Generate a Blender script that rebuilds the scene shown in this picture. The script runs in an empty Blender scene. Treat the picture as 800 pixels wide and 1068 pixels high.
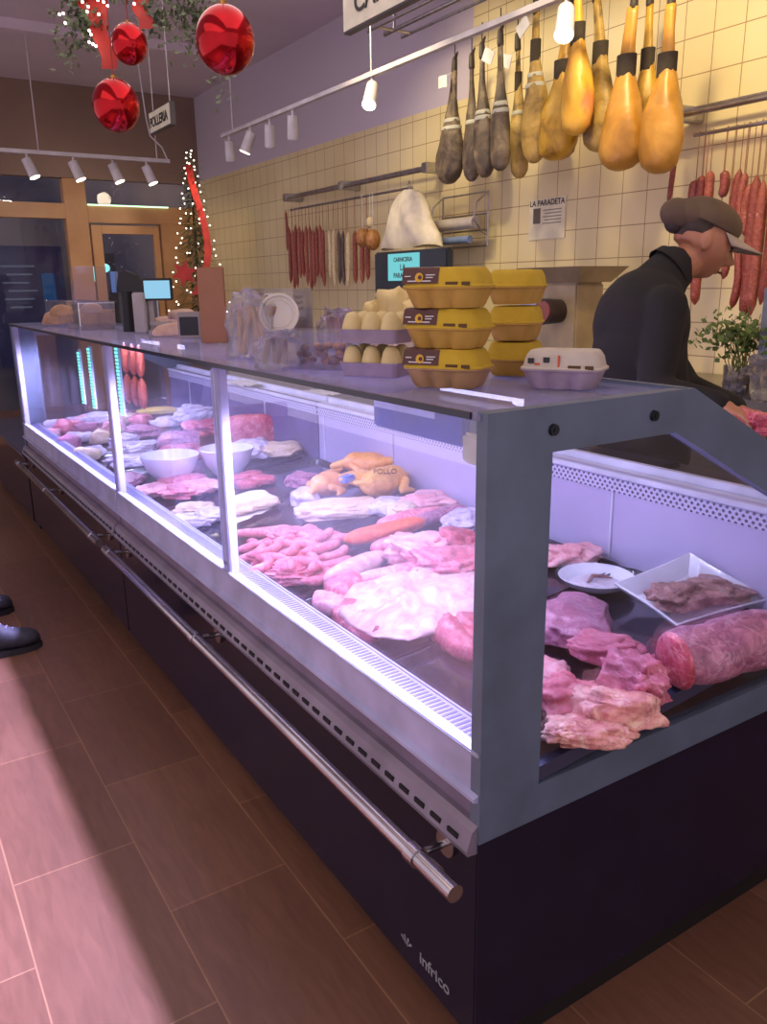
import bpy, bmesh, math, random
import numpy as np
from mathutils import Vector, Matrix, noise, Euler
PI = math.pi
scn = bpy.context.scene
COL = scn.collection

# ------------------------------------------------------------------ camera solve (two vanishing points)
F = 850.0
def _n(v): return v / np.linalg.norm(v)
_d1 = _n(np.array([-562., 229., -F])); _d2 = np.array([1390., 256., -F]); _d2 = _n(_d2 - _d2.dot(_d1) * _d1)
_M = np.stack([_d2, _d1, np.cross(_d2, _d1)], 1)
def ray(x, y): return _M.T @ np.array([x - 400., 534. - y, -F])
_r = ray(493, 1120.6); CAM = np.array([_r[0] * 1.47 / _r[2], _r[1] * 1.47 / _r[2], 1.47])
def onz(x, y, z=0.): r = ray(x, y); return Vector(CAM + r * (z - CAM[2]) / r[2])
def onx(x, y, X=0.): r = ray(x, y); return Vector(CAM + r * (X - CAM[0]) / r[0])
def ony(x, y, Y=0.): r = ray(x, y); return Vector(CAM + r * (Y - CAM[1]) / r[1])
def atd(x, y, d): return Vector(CAM + ray(x, y) / F * d)
def depth(p): return -float((_M @ (np.array(p) - CAM))[2])
DK0, DKS = .62, .10
def deckz(x): return DK0 + DKS * (x - .1)
def ondeck(x, y, up=.012):
    r = ray(x, y); t = (DK0 - .1 * DKS + up - CAM[2] + DKS * CAM[0]) / (r[2] - DKS * r[0])
    return Vector(CAM + r * t)
VR = Vector((math.cos(math.radians(32.5)), -math.sin(math.radians(32.5)), 0))   # general facing of the shop counter view

# ------------------------------------------------------------------ materials
def lin(c):
    return tuple((v / 255 / 12.92 if v / 255 <= .04045 else ((v / 255 + .055) / 1.055) ** 2.4) for v in c) + (1,)
class NT:
    def __init__(s, name):
        s.m = bpy.data.materials.new(name); s.m.use_nodes = True; s.t = s.m.node_tree; s.n = s.t.nodes; s.n.clear()
        s.out = s.n.new('ShaderNodeOutputMaterial')
    def add(s, k, **kw):
        x = s.n.new(k)
        for a, b in kw.items():
            if a.startswith('_'): setattr(x, a[1:], b)
            else: x.inputs[a.replace('__', ' ')].default_value = b
        return x
    def l(s, a, b): s.t.links.new(a, b)
    def ramp(s, fac, stops):
        r = s.n.new('ShaderNodeValToRGB'); e = r.color_ramp.elements
        while len(e) < len(stops): e.new(.5)
        for el, (p, c) in zip(e, stops): el.position = p; el.color = lin(c)
        s.l(fac, r.inputs[0]); return r.outputs[0]
    def math(s, op, a, b=None):
        m = s.n.new('ShaderNodeMath'); m.operation = op
        for i, v in enumerate((a, b)):
            if v is None: continue
            if isinstance(v, (int, float)): m.inputs[i].default_value = v
            else: s.l(v, m.inputs[i])
        return m.outputs[0]
_mc = {}
def mat(name, col, rough=.5, metal=0., col2=None, scale=8., bump=0., emit=0., coat=0., sss=0., spec=.5):
    if name in _mc: return _mc[name]
    t = NT(name); b = t.add('ShaderNodeBsdfPrincipled', Roughness=rough, Metallic=metal)
    b.inputs['Coat Weight'].default_value = coat; b.inputs['Specular IOR Level'].default_value = spec
    co = t.add('ShaderNodeTexCoord'); no = t.add('ShaderNodeTexNoise', Scale=scale, Detail=5.)
    t.l(co.outputs['Object'], no.inputs['Vector'])
    c2 = col2 or tuple(int(v * .86) for v in col)
    t.l(t.ramp(no.outputs['Fac'], [(.32, c2), (.68, col)]), b.inputs['Base Color'])
    if emit:
        b.inputs['Emission Color'].default_value = lin(col); b.inputs['Emission Strength'].default_value = emit
    if bump:
        bp = t.add('ShaderNodeBump', Strength=bump, Distance=.004); t.l(no.outputs['Fac'], bp.inputs['Height']); t.l(bp.outputs[0], b.inputs['Normal'])
    if sss: b.inputs['Subsurface Weight'].default_value = sss; b.inputs['Subsurface Radius'].default_value = (.01, .004, .003)
    t.l(b.outputs[0], t.out.inputs[0]); _mc[name] = t.m; return t.m
def meat(name, c1, c2, fat, scale=14., fatamt=.5, rough=.32, seed=0., stretch=(1, 1, 1)):
    if name in _mc: return _mc[name]
    t = NT(name); b = t.add('ShaderNodeBsdfPrincipled', Roughness=rough)
    b.inputs['Coat Weight'].default_value = .25; b.inputs['Coat Roughness'].default_value = .2
    b.inputs['Subsurface Weight'].default_value = .0
    co = t.add('ShaderNodeTexCoord'); mp = t.add('ShaderNodeMapping'); mp.inputs['Location'].default_value = (seed, seed * 2, seed * .7)
    mp.inputs['Scale'].default_value = stretch
    t.l(co.outputs['Object'], mp.inputs[0])
    n1 = t.add('ShaderNodeTexNoise', Scale=scale * 1.6, Detail=9., Distortion=1.1, Roughness=.68); t.l(mp.outputs[0], n1.inputs['Vector'])
    n2 = t.add('ShaderNodeTexNoise', Scale=scale * .55, Detail=8., Distortion=2.2); t.l(mp.outputs[0], n2.inputs['Vector'])
    base = t.ramp(n1.outputs['Fac'], [(.30, tuple(int(v * .80) for v in c1)), (.44, c1), (.60, c2), (.72, tuple(int(v * .6 + w_ * .4) for v, w_ in zip(c2, fat)))])
    # fat veins: narrow band of the second noise + broad patches
    band = t.math('SUBTRACT', n2.outputs['Fac'], .5); band = t.math('ABSOLUTE', band)
    vein = t.math('MULTIPLY', t.math('LESS_THAN', band, .010 + .02 * fatamt), .28)
    patch = t.n.new('ShaderNodeMapRange'); patch.inputs[1].default_value = .72 - .3 * fatamt; patch.inputs[2].default_value = .80 - .3 * fatamt
    t.l(n2.outputs['Fac'], patch.inputs[0])
    fm = t.math('MAXIMUM', vein, t.math('MULTIPLY', patch.outputs[0], .7))
    mx = t.n.new('ShaderNodeMix'); mx.data_type = 'RGBA'; t.l(fm, mx.inputs[0]); t.l(base, mx.inputs[6]); mx.inputs[7].default_value = lin(fat)
    t.l(mx.outputs[2], b.inputs['Base Color'])
    bp = t.add('ShaderNodeBump', Strength=.7, Distance=.006); t.l(n1.outputs['Fac'], bp.inputs['Height']); t.l(bp.outputs[0], b.inputs['Normal'])
    t.l(b.outputs[0], t.out.inputs[0]); _mc[name] = t.m; return t.m
def glass(name, tint=(240, 240, 252), refl=.6, rough=.02, haze=0.):
    if name in _mc: return _mc[name]
    t = NT(name); tr = t.add('ShaderNodeBsdfTransparent', Color=lin(tint)); g = t.add('ShaderNodeBsdfGlossy', Roughness=rough)
    fr = t.add('ShaderNodeFresnel', IOR=1.45); f = t.math('MULTIPLY', fr.outputs[0], refl)
    mx = t.n.new('ShaderNodeMixShader'); t.l(f, mx.inputs[0]); t.l(tr.outputs[0], mx.inputs[1]); t.l(g.outputs[0], mx.inputs[2])
    sh = mx.outputs[0]
    if haze:
        df = t.add('ShaderNodeBsdfDiffuse', Color=lin((225, 222, 245))); no = t.add('ShaderNodeTexNoise', Scale=3., Detail=4.)
        co = t.add('ShaderNodeTexCoord'); t.l(co.outputs['Object'], no.inputs['Vector'])
        m2 = t.n.new('ShaderNodeMixShader'); t.l(t.math('MULTIPLY', no.outputs['Fac'], haze * 2), m2.inputs[0]); t.l(sh, m2.inputs[1]); t.l(df.outputs[0], m2.inputs[2]); sh = m2.outputs[0]
    t.l(sh, t.out.inputs[0]); _mc[name] = t.m; return t.m
def emis(name, col, s):
    if name in _mc: return _mc[name]
    t = NT(name); e = t.add('ShaderNodeEmission', Color=lin(col), Strength=s); t.l(e.outputs[0], t.out.inputs[0]); _mc[name] = t.m; return t.m

# ------------------------------------------------------------------ geometry helpers
class MB:
    def __init__(s): s.b = bmesh.new()
    def _x(s, vs, M):
        if M is not None: bmesh.ops.transform(s.b, matrix=M, verts=vs)
        return vs
    def box(s, lo, hi, M=None, bev=0.):
        r = bmesh.ops.create_cube(s.b, size=1.); vs = r['verts']
        lo, hi = Vector(lo), Vector(hi); c = (lo + hi) / 2; d = hi - lo
        for v in vs: v.co = Vector((v.co.x * d.x + c.x, v.co.y * d.y + c.y, v.co.z * d.z + c.z))
        if bev:
            es = list({e for v in vs for e in v.link_edges})
            r = bmesh.ops.bevel(s.b, geom=es, offset=bev, segments=2, affect='EDGES'); vs = list({v for f in r['faces'] for v in f.verts} | {v for v in vs if v.is_valid})
        s._x(vs, M); return s
    def cyl(s, p, q, r1, r2=None, n=16, caps=True):
        p, q = Vector(p), Vector(q); d = q - p
        if d.length < 1e-6: return s
        r = bmesh.ops.create_cone(s.b, cap_ends=caps, segments=n, radius1=r1, radius2=r1 if r2 is None else r2, depth=d.length)
        s._x(r['verts'], Matrix.Translation((p + q) / 2) @ d.to_track_quat('Z', 'Y').to_matrix().to_4x4()); return s
    def sph(s, c, r, sc=(1, 1, 1), sub=3, M=None):
        x = bmesh.ops.create_icosphere(s.b, subdivisions=sub, radius=r)
        for v in x['verts']: v.co = Vector((v.co.x * sc[0], v.co.y * sc[1], v.co.z * sc[2]))
        s._x(x['verts'], Matrix.Translation(Vector(c)) @ (M if M is not None else Matrix())); return s
    def cap(s, p, q, r1, r2, n=16):
        s.cyl(p, q, r1, r2, n); s.sph(p, r1, sub=2); s.sph(q, r2, sub=2); return s
    def tube(s, pts, rad, n=8, caps=True):
        pts = [Vector(p) for p in pts]; N = len(pts)
        if not hasattr(rad, '__len__'): rad = [rad] * N
        rings = []; up = Vector((0, 0, 1)); prev = None
        for i, p in enumerate(pts):
            t = (pts[min(i + 1, N - 1)] - pts[max(i - 1, 0)]); t = t.normalized() if t.length > 1e-9 else up
            if prev is None: a = t.orthogonal().normalized()
            else: a = (prev - t * prev.dot(t)); a = a.normalized() if a.length > 1e-6 else t.orthogonal().normalized()
            prev = a; b_ = t.cross(a)
            rings.append([s.b.verts.new(p + (a * math.cos(2 * PI * k / n) + b_ * math.sin(2 * PI * k / n)) * rad[i]) for k in range(n)])
        for A, B in zip(rings, rings[1:]):
            for k in range(n): s.b.faces.new((A[k], A[(k + 1) % n], B[(k + 1) % n], B[k]))
        if caps: s.b.faces.new(rings[0][::-1]); s.b.faces.new(rings[-1])
        return s
    def loft(s, rings, caps=True, closed=True):
        R = [[s.b.verts.new(Vector(p)) for p in r] for r in rings]; n = len(R[0])
        for A, B in zip(R, R[1:]):
            for k in range(n if closed else n - 1): s.b.faces.new((A[k], A[(k + 1) % n], B[(k + 1) % n], B[k]))
        if caps: s.b.faces.new(R[0][::-1]); s.b.faces.new(R[-1])
        return s
    def lathe(s, prof, n=32, c=(0, 0, 0), M=None):
        c = Vector(c); R = []
        new = []
        for r, z in prof:
            ring = [s.b.verts.new(Vector((r * math.cos(2 * PI * k / n), r * math.sin(2 * PI * k / n), z))) for k in range(n)]
            R.append(ring); new += ring
        for A, B in zip(R, R[1:]):
            for k in range(n): s.b.faces.new((A[k], A[(k + 1) % n], B[(k + 1) % n], B[k]))
        s._x(new, Matrix.Translation(c) @ (M if M is not None else Matrix())); return s
    def prism(s, poly, a, b, axis='y'):
        def mk(p, t):
            return {'y': (p[0], t, p[1]), 'x': (t, p[0], p[1]), 'z': (p[0], p[1], t)}[axis]
        A = [s.b.verts.new(mk(p, a)) for p in poly]; B = [s.b.verts.new(mk(p, b)) for p in poly]; n = len(poly)
        s.b.faces.new(A); s.b.faces.new(B[::-1])
        for k in range(n): s.b.faces.new((A[k], B[k], B[(k + 1) % n], A[(k + 1) % n]))
        return s
    def quad(s, *p): s.b.faces.new([s.b.verts.new(Vector(q)) for q in p]); return s
    def build(s, name, m, parent=None, smooth=True, loc=None, rot=None, weld=False):
        if weld: bmesh.ops.remove_doubles(s.b, verts=s.b.verts, dist=1e-5)
        bmesh.ops.recalc_face_normals(s.b, faces=s.b.faces)
        me = bpy.data.meshes.new(name); s.b.to_mesh(me); s.b.free()
        if smooth:
            me.polygons.foreach_set('use_smooth', [True] * len(me.polygons)); 
            try: (None if smooth == 'soft' else me.set_sharp_from_angle(angle=math.radians(38)))
            except Exception: pass
        o = bpy.data.objects.new(name, me); COL.objects.link(o); o.data.materials.append(m)
        if parent is not None: o.parent = parent
        if loc is not None: o.location = loc
        if rot is not None: o.rotation_euler = rot
        return o
def tag(o, label=None, cat=None, group=None, kind=None):
    if label: o['label'] = label
    if cat: o['category'] = cat
    if group: o['group'] = group
    if kind: o['kind'] = kind
    return o
def thing(name, label, cat, loc=(0, 0, 0), rz=0., group=None):
    o = bpy.data.objects.new(name, None); COL.objects.link(o); o.location = loc; o.rotation_euler = (0, 0, rz); o.empty_display_size = .05
    return tag(o, label, cat, group)
def struct(o): o['kind'] = 'structure'; return o
def dup(root, loc, rot=None, label=None, group=None, scale=None):
    r = root.copy(); COL.objects.link(r); r.location = loc
    if rot is not None: r.rotation_euler = rot
    if scale is not None: r.scale = scale
    if label: r['label'] = label
    if group: r['group'] = group
    for ch in list(root.children):
        c = ch.copy(); COL.objects.link(c); c.parent = r
        for g in list(ch.children):
            d = g.copy(); COL.objects.link(d); d.parent = c
    return r
def text(body, size, m, parent, M, name='lettering', ext=.001, bold=0.):
    cu = bpy.data.curves.new('t', 'FONT'); cu.body = body; cu.size = size; cu.extrude = ext; cu.align_x = 'CENTER'; cu.align_y = 'CENTER'; cu.offset = bold
    to = bpy.data.objects.new('t', cu); COL.objects.link(to)
    dg = bpy.context.evaluated_depsgraph_get(); me = bpy.data.meshes.new_from_object(to.evaluated_get(dg))
    bpy.data.objects.remove(to); me.transform(M); me.materials.clear(); me.materials.append(m)
    o = bpy.data.objects.new(name, me); COL.objects.link(o)
    if parent is not None: o.parent = parent
    return o
def remesh(mb, name, m, parent, vox=.008, smooth=4):
    bmesh.ops.recalc_face_normals(mb.b, faces=mb.b.faces)
    me = bpy.data.meshes.new('r'); mb.b.to_mesh(me); mb.b.free()
    o = bpy.data.objects.new('r', me); COL.objects.link(o)
    md = o.modifiers.new('r', 'REMESH'); md.mode = 'VOXEL'; md.voxel_size = vox
    if smooth: ms = o.modifiers.new('s', 'SMOOTH'); ms.iterations = smooth; ms.factor = .5
    dg = bpy.context.evaluated_depsgraph_get(); me2 = bpy.data.meshes.new_from_object(o.evaluated_get(dg))
    bpy.data.objects.remove(o); me2.materials.clear(); me2.materials.append(m)
    me2.polygons.foreach_set('use_smooth', [True] * len(me2.polygons))
    r = bpy.data.objects.new(name, me2); COL.objects.link(r); r.parent = parent; return r

# shared materials
STEEL = mat('brushed_steel', (190, 186, 192), .28, 1., scale=30)
CHROME = mat('rail_steel', (200, 196, 200), .18, 1.)
ALU = mat('satin_aluminium_lilac', (182, 184, 224), .35, .25)
ALUW = mat('white_painted_metal', (228, 228, 245), .4, 0.)
FRAME = mat('grey_painted_frame', (100, 113, 134), .45, .1)
NAVY = mat('glossy_navy_black_panel', (26, 23, 48), .2, 0., col2=(20, 18, 38), coat=.2, spec=.3)
BLACK = mat('matte_black', (22, 21, 24), .5)
RUB = mat('dark_rubber', (35, 33, 36), .7)
WHITE = mat('white_glazed', (235, 235, 240), .25)
PAPER = mat('white_paper', (235, 232, 228), .8)
WOOD = mat('orange_brown_wood', (196, 150, 104), .45, col2=(172, 126, 84), scale=3)
CLEAR = glass('clear_plastic', (246, 246, 250), .8, .05, haze=.05)
GLASS = glass('clean_glass', (247, 247, 254), .45, .01)
GLASSH = glass('front_glass', (246, 246, 255), .35, .02, haze=.022)
INK = mat('dark_ink', (45, 42, 42), .6)

# ================================================================== ROOM
def wall_mat():
    t = NT('cream_square_tiles'); b = t.add('ShaderNodeBsdfPrincipled', Roughness=.3)
    g = t.add('ShaderNodeNewGeometry'); s = t.add('ShaderNodeSeparateXYZ'); t.l(g.outputs['Position'], s.inputs[0])
    py = onx(603.4, 185, 2.5).y; pz = onx(652, 167, 2.5).z; T = .1505
    def gr(sock, ph):
        f = t.math('FRACT', t.math('DIVIDE', t.math('SUBTRACT', sock, ph - 15 * T), T))
        return t.math('MINIMUM', f, t.math('SUBTRACT', 1., f))
    m = t.math('MINIMUM', gr(s.outputs[1], py), gr(s.outputs[2], pz))
    gm = t.math('LESS_THAN', m, .014)
    top = t.math('MULTIPLY', t.math('GREATER_THAN', s.outputs[2], 2.53), t.math('GREATER_THAN', s.outputs[1], 3.2))
    no = t.add('ShaderNodeTexNoise', Scale=1.6, Detail=3.); t.l(g.outputs['Position'], no.inputs['Vector'])
    tile = t.ramp(no.outputs['Fac'], [(.3, (214, 196, 146)), (.7, (228, 211, 164))])
    m1 = t.n.new('ShaderNodeMix'); m1.data_type = 'RGBA'; t.l(gm, m1.inputs[0]); t.l(tile, m1.inputs[6]); m1.inputs[7].default_value = lin((150, 118, 78))
    m2 = t.n.new('ShaderNodeMix'); m2.data_type = 'RGBA'; t.l(top, m2.inputs[0]); t.l(m1.outputs[2], m2.inputs[6]); m2.inputs[7].default_value = lin((190, 178, 190))
    t.l(m2.outputs[2], b.inputs['Base Color'])
    r = t.math('ADD', t.math('MULTIPLY', top, .5), .32); t.l(r, b.inputs['Roughness'])
    t.l(b.outputs[0], t.out.inputs[0]); return t.m
def floor_mat():
    t = NT('wood_look_floor_tiles'); b = t.add('ShaderNodeBsdfPrincipled', Roughness=.42)
    g = t.add('ShaderNodeNewGeometry'); mp = t.add('ShaderNodeMapping'); mp.inputs['Rotation'].default_value = (0, 0, PI / 2); mp.inputs['Location'].default_value = (.12, .04, 0)
    t.l(g.outputs['Position'], mp.inputs[0])
    br = t.n.new('ShaderNodeTexBrick'); br.offset = .5; br.inputs['Scale'].default_value = 1.; br.inputs['Brick Width'].default_value = .62; br.inputs['Row Height'].default_value = .31
    br.inputs['Mortar Size'].default_value = .0022; br.inputs['Mortar Smooth'].default_value = .3
    br.inputs['Color1'].default_value = lin((122, 86, 68)); br.inputs['Color2'].default_value = lin((108, 74, 58)); br.inputs['Mortar'].default_value = lin((150, 112, 84))
    t.l(mp.outputs[0], br.inputs['Vector'])
    no = t.add('ShaderNodeTexNoise', Scale=9., Detail=6., Distortion=1.2); m3 = t.add('ShaderNodeMapping'); m3.inputs['Scale'].default_value = (4, .6, 1)
    t.l(g.outputs['Position'], m3.inputs[0]); t.l(m3.outputs[0], no.inputs['Vector'])
    mx = t.n.new('ShaderNodeMix'); mx.data_type = 'RGBA'; mx.blend_type = 'MULTIPLY'; mx.inputs[0].default_value = .5
    t.l(br.outputs['Color'], mx.inputs[6]); t.l(t.ramp(no.outputs['Fac'], [(.3, (190, 180, 175)), (.7, (255, 250, 245))]), mx.inputs[7])
    t.l(mx.outputs[2], b.inputs['Base Color']); t.l(b.outputs[0], t.out.inputs[0]); return t.m
XW, YF, ZC = 2.5, 7.85, 3.32
CEIL = mat('lilac_grey_plaster', (216, 202, 212), .8, col2=(206, 192, 204), scale=1.5)
struct(MB().box((-3.4, -2.6, -.1), (2.7, 10.5, 0)).build('floor', floor_mat(), smooth=False))
struct(MB().box((-3.4, -2.6, ZC), (2.7, YF + .1, ZC + .1)).build('ceiling', CEIL, smooth=False))
struct(MB().box((XW, -2.6, 0), (XW + .15, YF, ZC)).build('wall_back', wall_mat(), smooth=False))
# ceiling beam / soffit near the storefront
struct(MB().box((-3.4, 5.9, ZC - .07), (1.9, 6.02, ZC)).build('trim_1', CEIL, smooth=False))
BULK = mat('brown_bulkhead_panel', (142, 116, 100), .6, col2=(130, 106, 92), scale=2)
struct(MB().box((-3.4, YF - .12, 2.50), (XW, YF, ZC)).build('wall_far', BULK, smooth=False))
# storefront timber
def fr(x1, z1, x2, z2, d=.12, y0=YF - .10): return (x1, y0, z1), (x2, y0 + d, z2)
m = MB()
for a in ((1.13, 0, 1.34, 2.50), (-3.4, 2.13, 1.13, 2.27), (1.34, 2.10, XW, 2.27), (2.06, 0, 2.34, 2.10), (-.9, 0, -.72, 2.5), (-3.4, 0, 1.13, .16)):
    m.box(*fr(*a), bev=.006)
struct(m.build('window_1', WOOD, smooth=False))
DOORW = mat('door_timber', (204, 156, 108), .4, col2=(182, 134, 90), scale=3)
dr = struct(MB().box((1.36, YF - .09, .02), (1.46, YF - .03, 2.08), bev=.005).box((1.98, YF - .09, .02), (2.04, YF - .03, 2.08), bev=.005)
            .box((1.46, YF - .09, .02), (1.98, YF - .03, .22)).box((1.46, YF - .09, 2.0), (1.98, YF - .03, 2.08)).build('door_1', DOORW, smooth=False))
MB().box((1.46, YF - .065, .22), (1.98, YF - .055, 2.0)).build('pane', GLASS, dr, smooth=False)
MB().cyl((1.95, YF - .13, .95), (1.95, YF - .13, 1.35), .012).cyl((1.95, YF - .13, .98), (1.97, YF - .07, .98), .008).cyl((1.95, YF - .13, 1.32), (1.97, YF - .07, 1.32), .008).build('door_handle', STEEL, dr)
for i, (x1, x2, z1, z2) in enumerate(((-.7, 1.13, .16, 2.13), (-.7, 1.13, 2.27, 2.5), (1.34, 2.4, 2.27, 2.5))):
    struct(MB().box((x1, YF - .05, z1), (x2, YF - .045, z2)).build('window_%d' % (i + 2), GLASS, smooth=False))
struct(MB().box((2.34, YF - .1, 0), (XW, YF, 2.1)).build('wall_corner', mat('tan_wall', (150, 118, 88), .6), smooth=False))
# the street behind: dark facade, its dim street light put into the material as emission
def street_mat():
    t = NT('night_street'); b = t.add('ShaderNodeBsdfPrincipled', Roughness=.6); g = t.add('ShaderNodeNewGeometry')
    n = t.add('ShaderNodeTexNoise', Scale=.9, Detail=3.); t.l(g.outputs['Position'], n.inputs['Vector'])
    c = t.ramp(n.outputs['Fac'], [(.35, (34, 34, 46)), (.6, (76, 68, 66)), (.75, (98, 84, 70))]); t.l(c, b.inputs['Base Color'])
    t.l(c, b.inputs['Emission Color']); b.inputs['Emission Strength'].default_value = .35; t.l(b.outputs[0], t.out.inputs[0]); return t.m
struct(MB().box((-3.4, 10.3, 0), (4.2, 10.4, 3.6)).build('wall_street', street_mat(), smooth=False))

# ================================================================== DISPLAY CASES
TOPZ = 1.28
def perf_mat():
    t = NT('perforated_white_metal'); b = t.add('ShaderNodeBsdfPrincipled', Roughness=.45); g = t.add('ShaderNodeNewGeometry'); s = t.add('ShaderNodeSeparateXYZ'); t.l(g.outputs['Position'], s.inputs[0])
    T = .018
    row = t.math('FLOOR', t.math('DIVIDE', s.outputs[2], T * .62)); off = t.math('MULTIPLY', t.math('MODULO', row, 2.), .5)
    u = t.math('SUBTRACT', t.math('FRACT', t.math('ADD', t.math('DIVIDE', s.outputs[1], T), off)), .5)
    v = t.math('MULTIPLY', t.math('SUBTRACT', t.math('FRACT', t.math('DIVIDE', s.outputs[2], T * .62)), .5), .62)
    r2 = t.math('ADD', t.math('MULTIPLY', u, u), t.math('MULTIPLY', v, v)); h = t.math('LESS_THAN', r2, .062)
    mx = t.n.new('ShaderNodeMix'); mx.data_type = 'RGBA'; t.l(h, mx.inputs[0]); mx.inputs[6].default_value = lin((205, 200, 228)); mx.inputs[7].default_value = lin((60, 56, 80))
    t.l(mx.outputs[2], b.inputs['Base Color']); t.l(b.outputs[0], t.out.inputs[0]); return t.m
PERF = perf_mat()
REARW = mat('rear_wall_lilac', (196, 190, 220), .4, .1, col2=(186, 178, 210), scale=2)
DECKM = mat('deck_steel', (96, 98, 130), .3, .6, scale=5)
LED = emis('led_tube', (226, 224, 255), 7.)
def make_case(y0, y1, label, endframe, logo):
    c = thing('display_case', label, 'display case', (0, y0, 0)); L = y1 - y0; XR = .93
    def P(mb, name, m, par=c, **k): return mb.build(name, m, par, **k)
    P(MB().box((0, 0, .08), (.03, L, .50), bev=.002).box((.03, 0, .06), (1.12, L, .50)), 'front_panel', NAVY, smooth=False)
    P(MB().box((.05, .01, 0), (1.08, L - .01, .06)), 'plinth', BLACK, smooth=False)
    # bumper: pale profile with a row of dark slots
    bp = P(MB().prism([(.0, .50), (-.022, .503), (-.024, .512), (-.012, .548), (0, .556), (.012, .556), (.012, .50)], 0, L), 'bumper', mat('bumper_beige_metal', (140, 130, 148), .4, .3), smooth=False)
    s0 = MB().box((-.0225, 0, .521), (-.0165, .030, .530)).build('slot', BLACK, bp, smooth=False); s0.location.y = .03
    for i in range(1, int(L / .052)):
        s1 = s0.copy(); COL.objects.link(s1); s1.parent = bp; s1.location.y = .03 + i * .052
    P(MB().box((.012, 0, .55), (.045, L, .607)), 'recess_panel', mat('recess_mauve', (128, 112, 136), .5), smooth=False)
    P(MB().prism([(.0, .603), (-.010, .606), (-.010, .613), (.0, .618), (.004, .69), (.03, .69), (.045, .603)], 0, L), 'sill', ALU, smooth=False)
    P(MB().box((-.004, 0, .690), (.014, L, .698), bev=.002), 'glass_channel', mat('channel_lilac', (170, 170, 196), .5), smooth=False)
    # air grill behind the glass
    g = P(MB().box((.03, 0, .62), (.036, L, .686)).box((.018, 0, .680), (.085, L, .684)).box((.083, 0, .63), (.089, L, .686)), 'air_grill', mat('grill_lilac', (128, 128, 156), .5), smooth=False)
    gs = MB(); n = int(L / .0135)
    for i in range(n): gs.box((.034, .006 + i * .0135, .6838), (.074, .0125 + i * .0135, .6850))
    P(gs, 'grill_slots', mat('slot_shadow', (70, 72, 110), .6), g, smooth=False)
    # deck, rear wall, ledge
    P(MB().prism([(.089, deckz(.089) - .03), (.089, deckz(.089)), (XR, deckz(XR)), (XR, deckz(XR) - .03)], 0, L), 'deck', DECKM, smooth=False)
    P(MB().box((.045, 0, .50), (1.12, L, .58)), 'tub', mat('inner_tub', (60, 62, 80), .5), smooth=False)
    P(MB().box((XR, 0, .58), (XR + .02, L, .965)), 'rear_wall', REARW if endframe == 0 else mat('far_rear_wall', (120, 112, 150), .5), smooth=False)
    P(MB().box((XR - .004, 0, .908), (XR, L, .945)), 'perforated_strip', PERF, smooth=False)
    P(MB().box((XR - .012, 0, .950), (XR + .05, L, .964), bev=.003).box((XR + .05, 0, .962), (XR + .075, L, .985), bev=.003), 'ledge_rail', ALUW, smooth=False)
    P(MB().box((XR + .02, 0, .50), (1.12, L, .955)).box((XR + .075, 0, .955), (1.14, L, .97)), 'rear_worktop', mat('rear_worktop_steel', (100, 92, 100), .35, .5), smooth=False)
    sm = MB(); k = .56
    while k < L: sm.box((XR - .006, k, deckz(XR)), (XR, k + .006, .908)); k += .56
    P(sm, 'seam_line', ALUW, smooth=False)
    # posts
    for yp in ([1.135, L - .03] if endframe == 0 else [.015, .0 + 1.1, L - .03] if False else [L - .05]):
        P(MB().box((.004, yp - .028, .69), (.032, yp + .028, 1.262), bev=.004), 'post', ALUW, smooth=False)
        P(MB().cyl((-.001, yp, .72), (.004, yp, .72), .006, n=12), 'screw', STEEL)
    # panes
    cuts = [.021 if endframe == 0 else .0, L * .5, L]
    if endframe == 0: cuts[1] = 1.135
    for a, b in zip(cuts, cuts[1:]):
        P(MB().box((-.002, a + .003, .695), (.003, b - .003, 1.268)), 'front_pane', GLASSH, smooth=False)
    P(MB().box((-.004, .01 if endframe == 0 else 0, 1.268), (.46, L, 1.278)), 'top_pane', glass('top_glass', (228, 226, 244), .6, .04, haze=.15), smooth=False)
    P(MB().box((-.008, .0 if endframe else .03, 1.269), (-.003, L, 1.280)), 'edge_strip', mat('dark_glass_edge', (40, 42, 62), .25), smooth=False)
    P(MB().box((.455, 0, 1.255), (.475, L, 1.285), bev=.003), 'top_rail', FRAME, smooth=False)
    # lamp housing under the top
    lh = P(MB().box((.325, .06, 1.246), (.390, L - .04, 1.264)).box((.320, .56, 1.218), (.326, L - .04, 1.264)).box((.320, .06, 1.218), (.326, .27, 1.264)), 'lamp_housing', mat('housing_grey', (112, 108, 122), .5), smooth=False)
    P(MB().cyl((.36, .08, 1.232), (.36, L - .06, 1.232), .009, n=10), 'led_tube', LED, lh)
    # end frames
    def frame(ya, yb, name):
        f = P(MB().prism([(0, .50), (0, 1.281), (.49, 1.281), (.98, 1.040), (1.12, .97), (1.12, .50)][::1], ya, yb), name, FRAME, smooth=False)
        return f
    outer = [(0, .52), (0, 1.281), (.482, 1.283), (1.13, .955), (1.13, .52)]
    inner = [(.137, .592), (.137, 1.206), (.440, 1.206), (.97, .935), (.97, .592)]
    def ring(ya, yb, name):
        mb = MB(); b = mb.b
        vs = {}
        for key, poly in (('o', outer), ('i', inner)):
            for s_, t in (('a', ya), ('b', yb)): vs[key + s_] = [b.verts.new((p[0], t, p[1])) for p in poly]
        for k in range(5):
            j = (k + 1) % 5
            b.faces.new((vs['oa'][k], vs['oa'][j], vs['ia'][j], vs['ia'][k])); b.faces.new((vs['ob'][k], vs['ib'][k], vs['ib'][j], vs['ob'][j]))
            b.faces.new((vs['oa'][k], vs['ob'][k], vs['ob'][j], vs['oa'][j])); b.faces.new((vs['ia'][k], vs['ia'][j], vs['ib'][j], vs['ib'][k]))
        es = [e for e in b.edges if e.calc_length() < .06]
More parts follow.
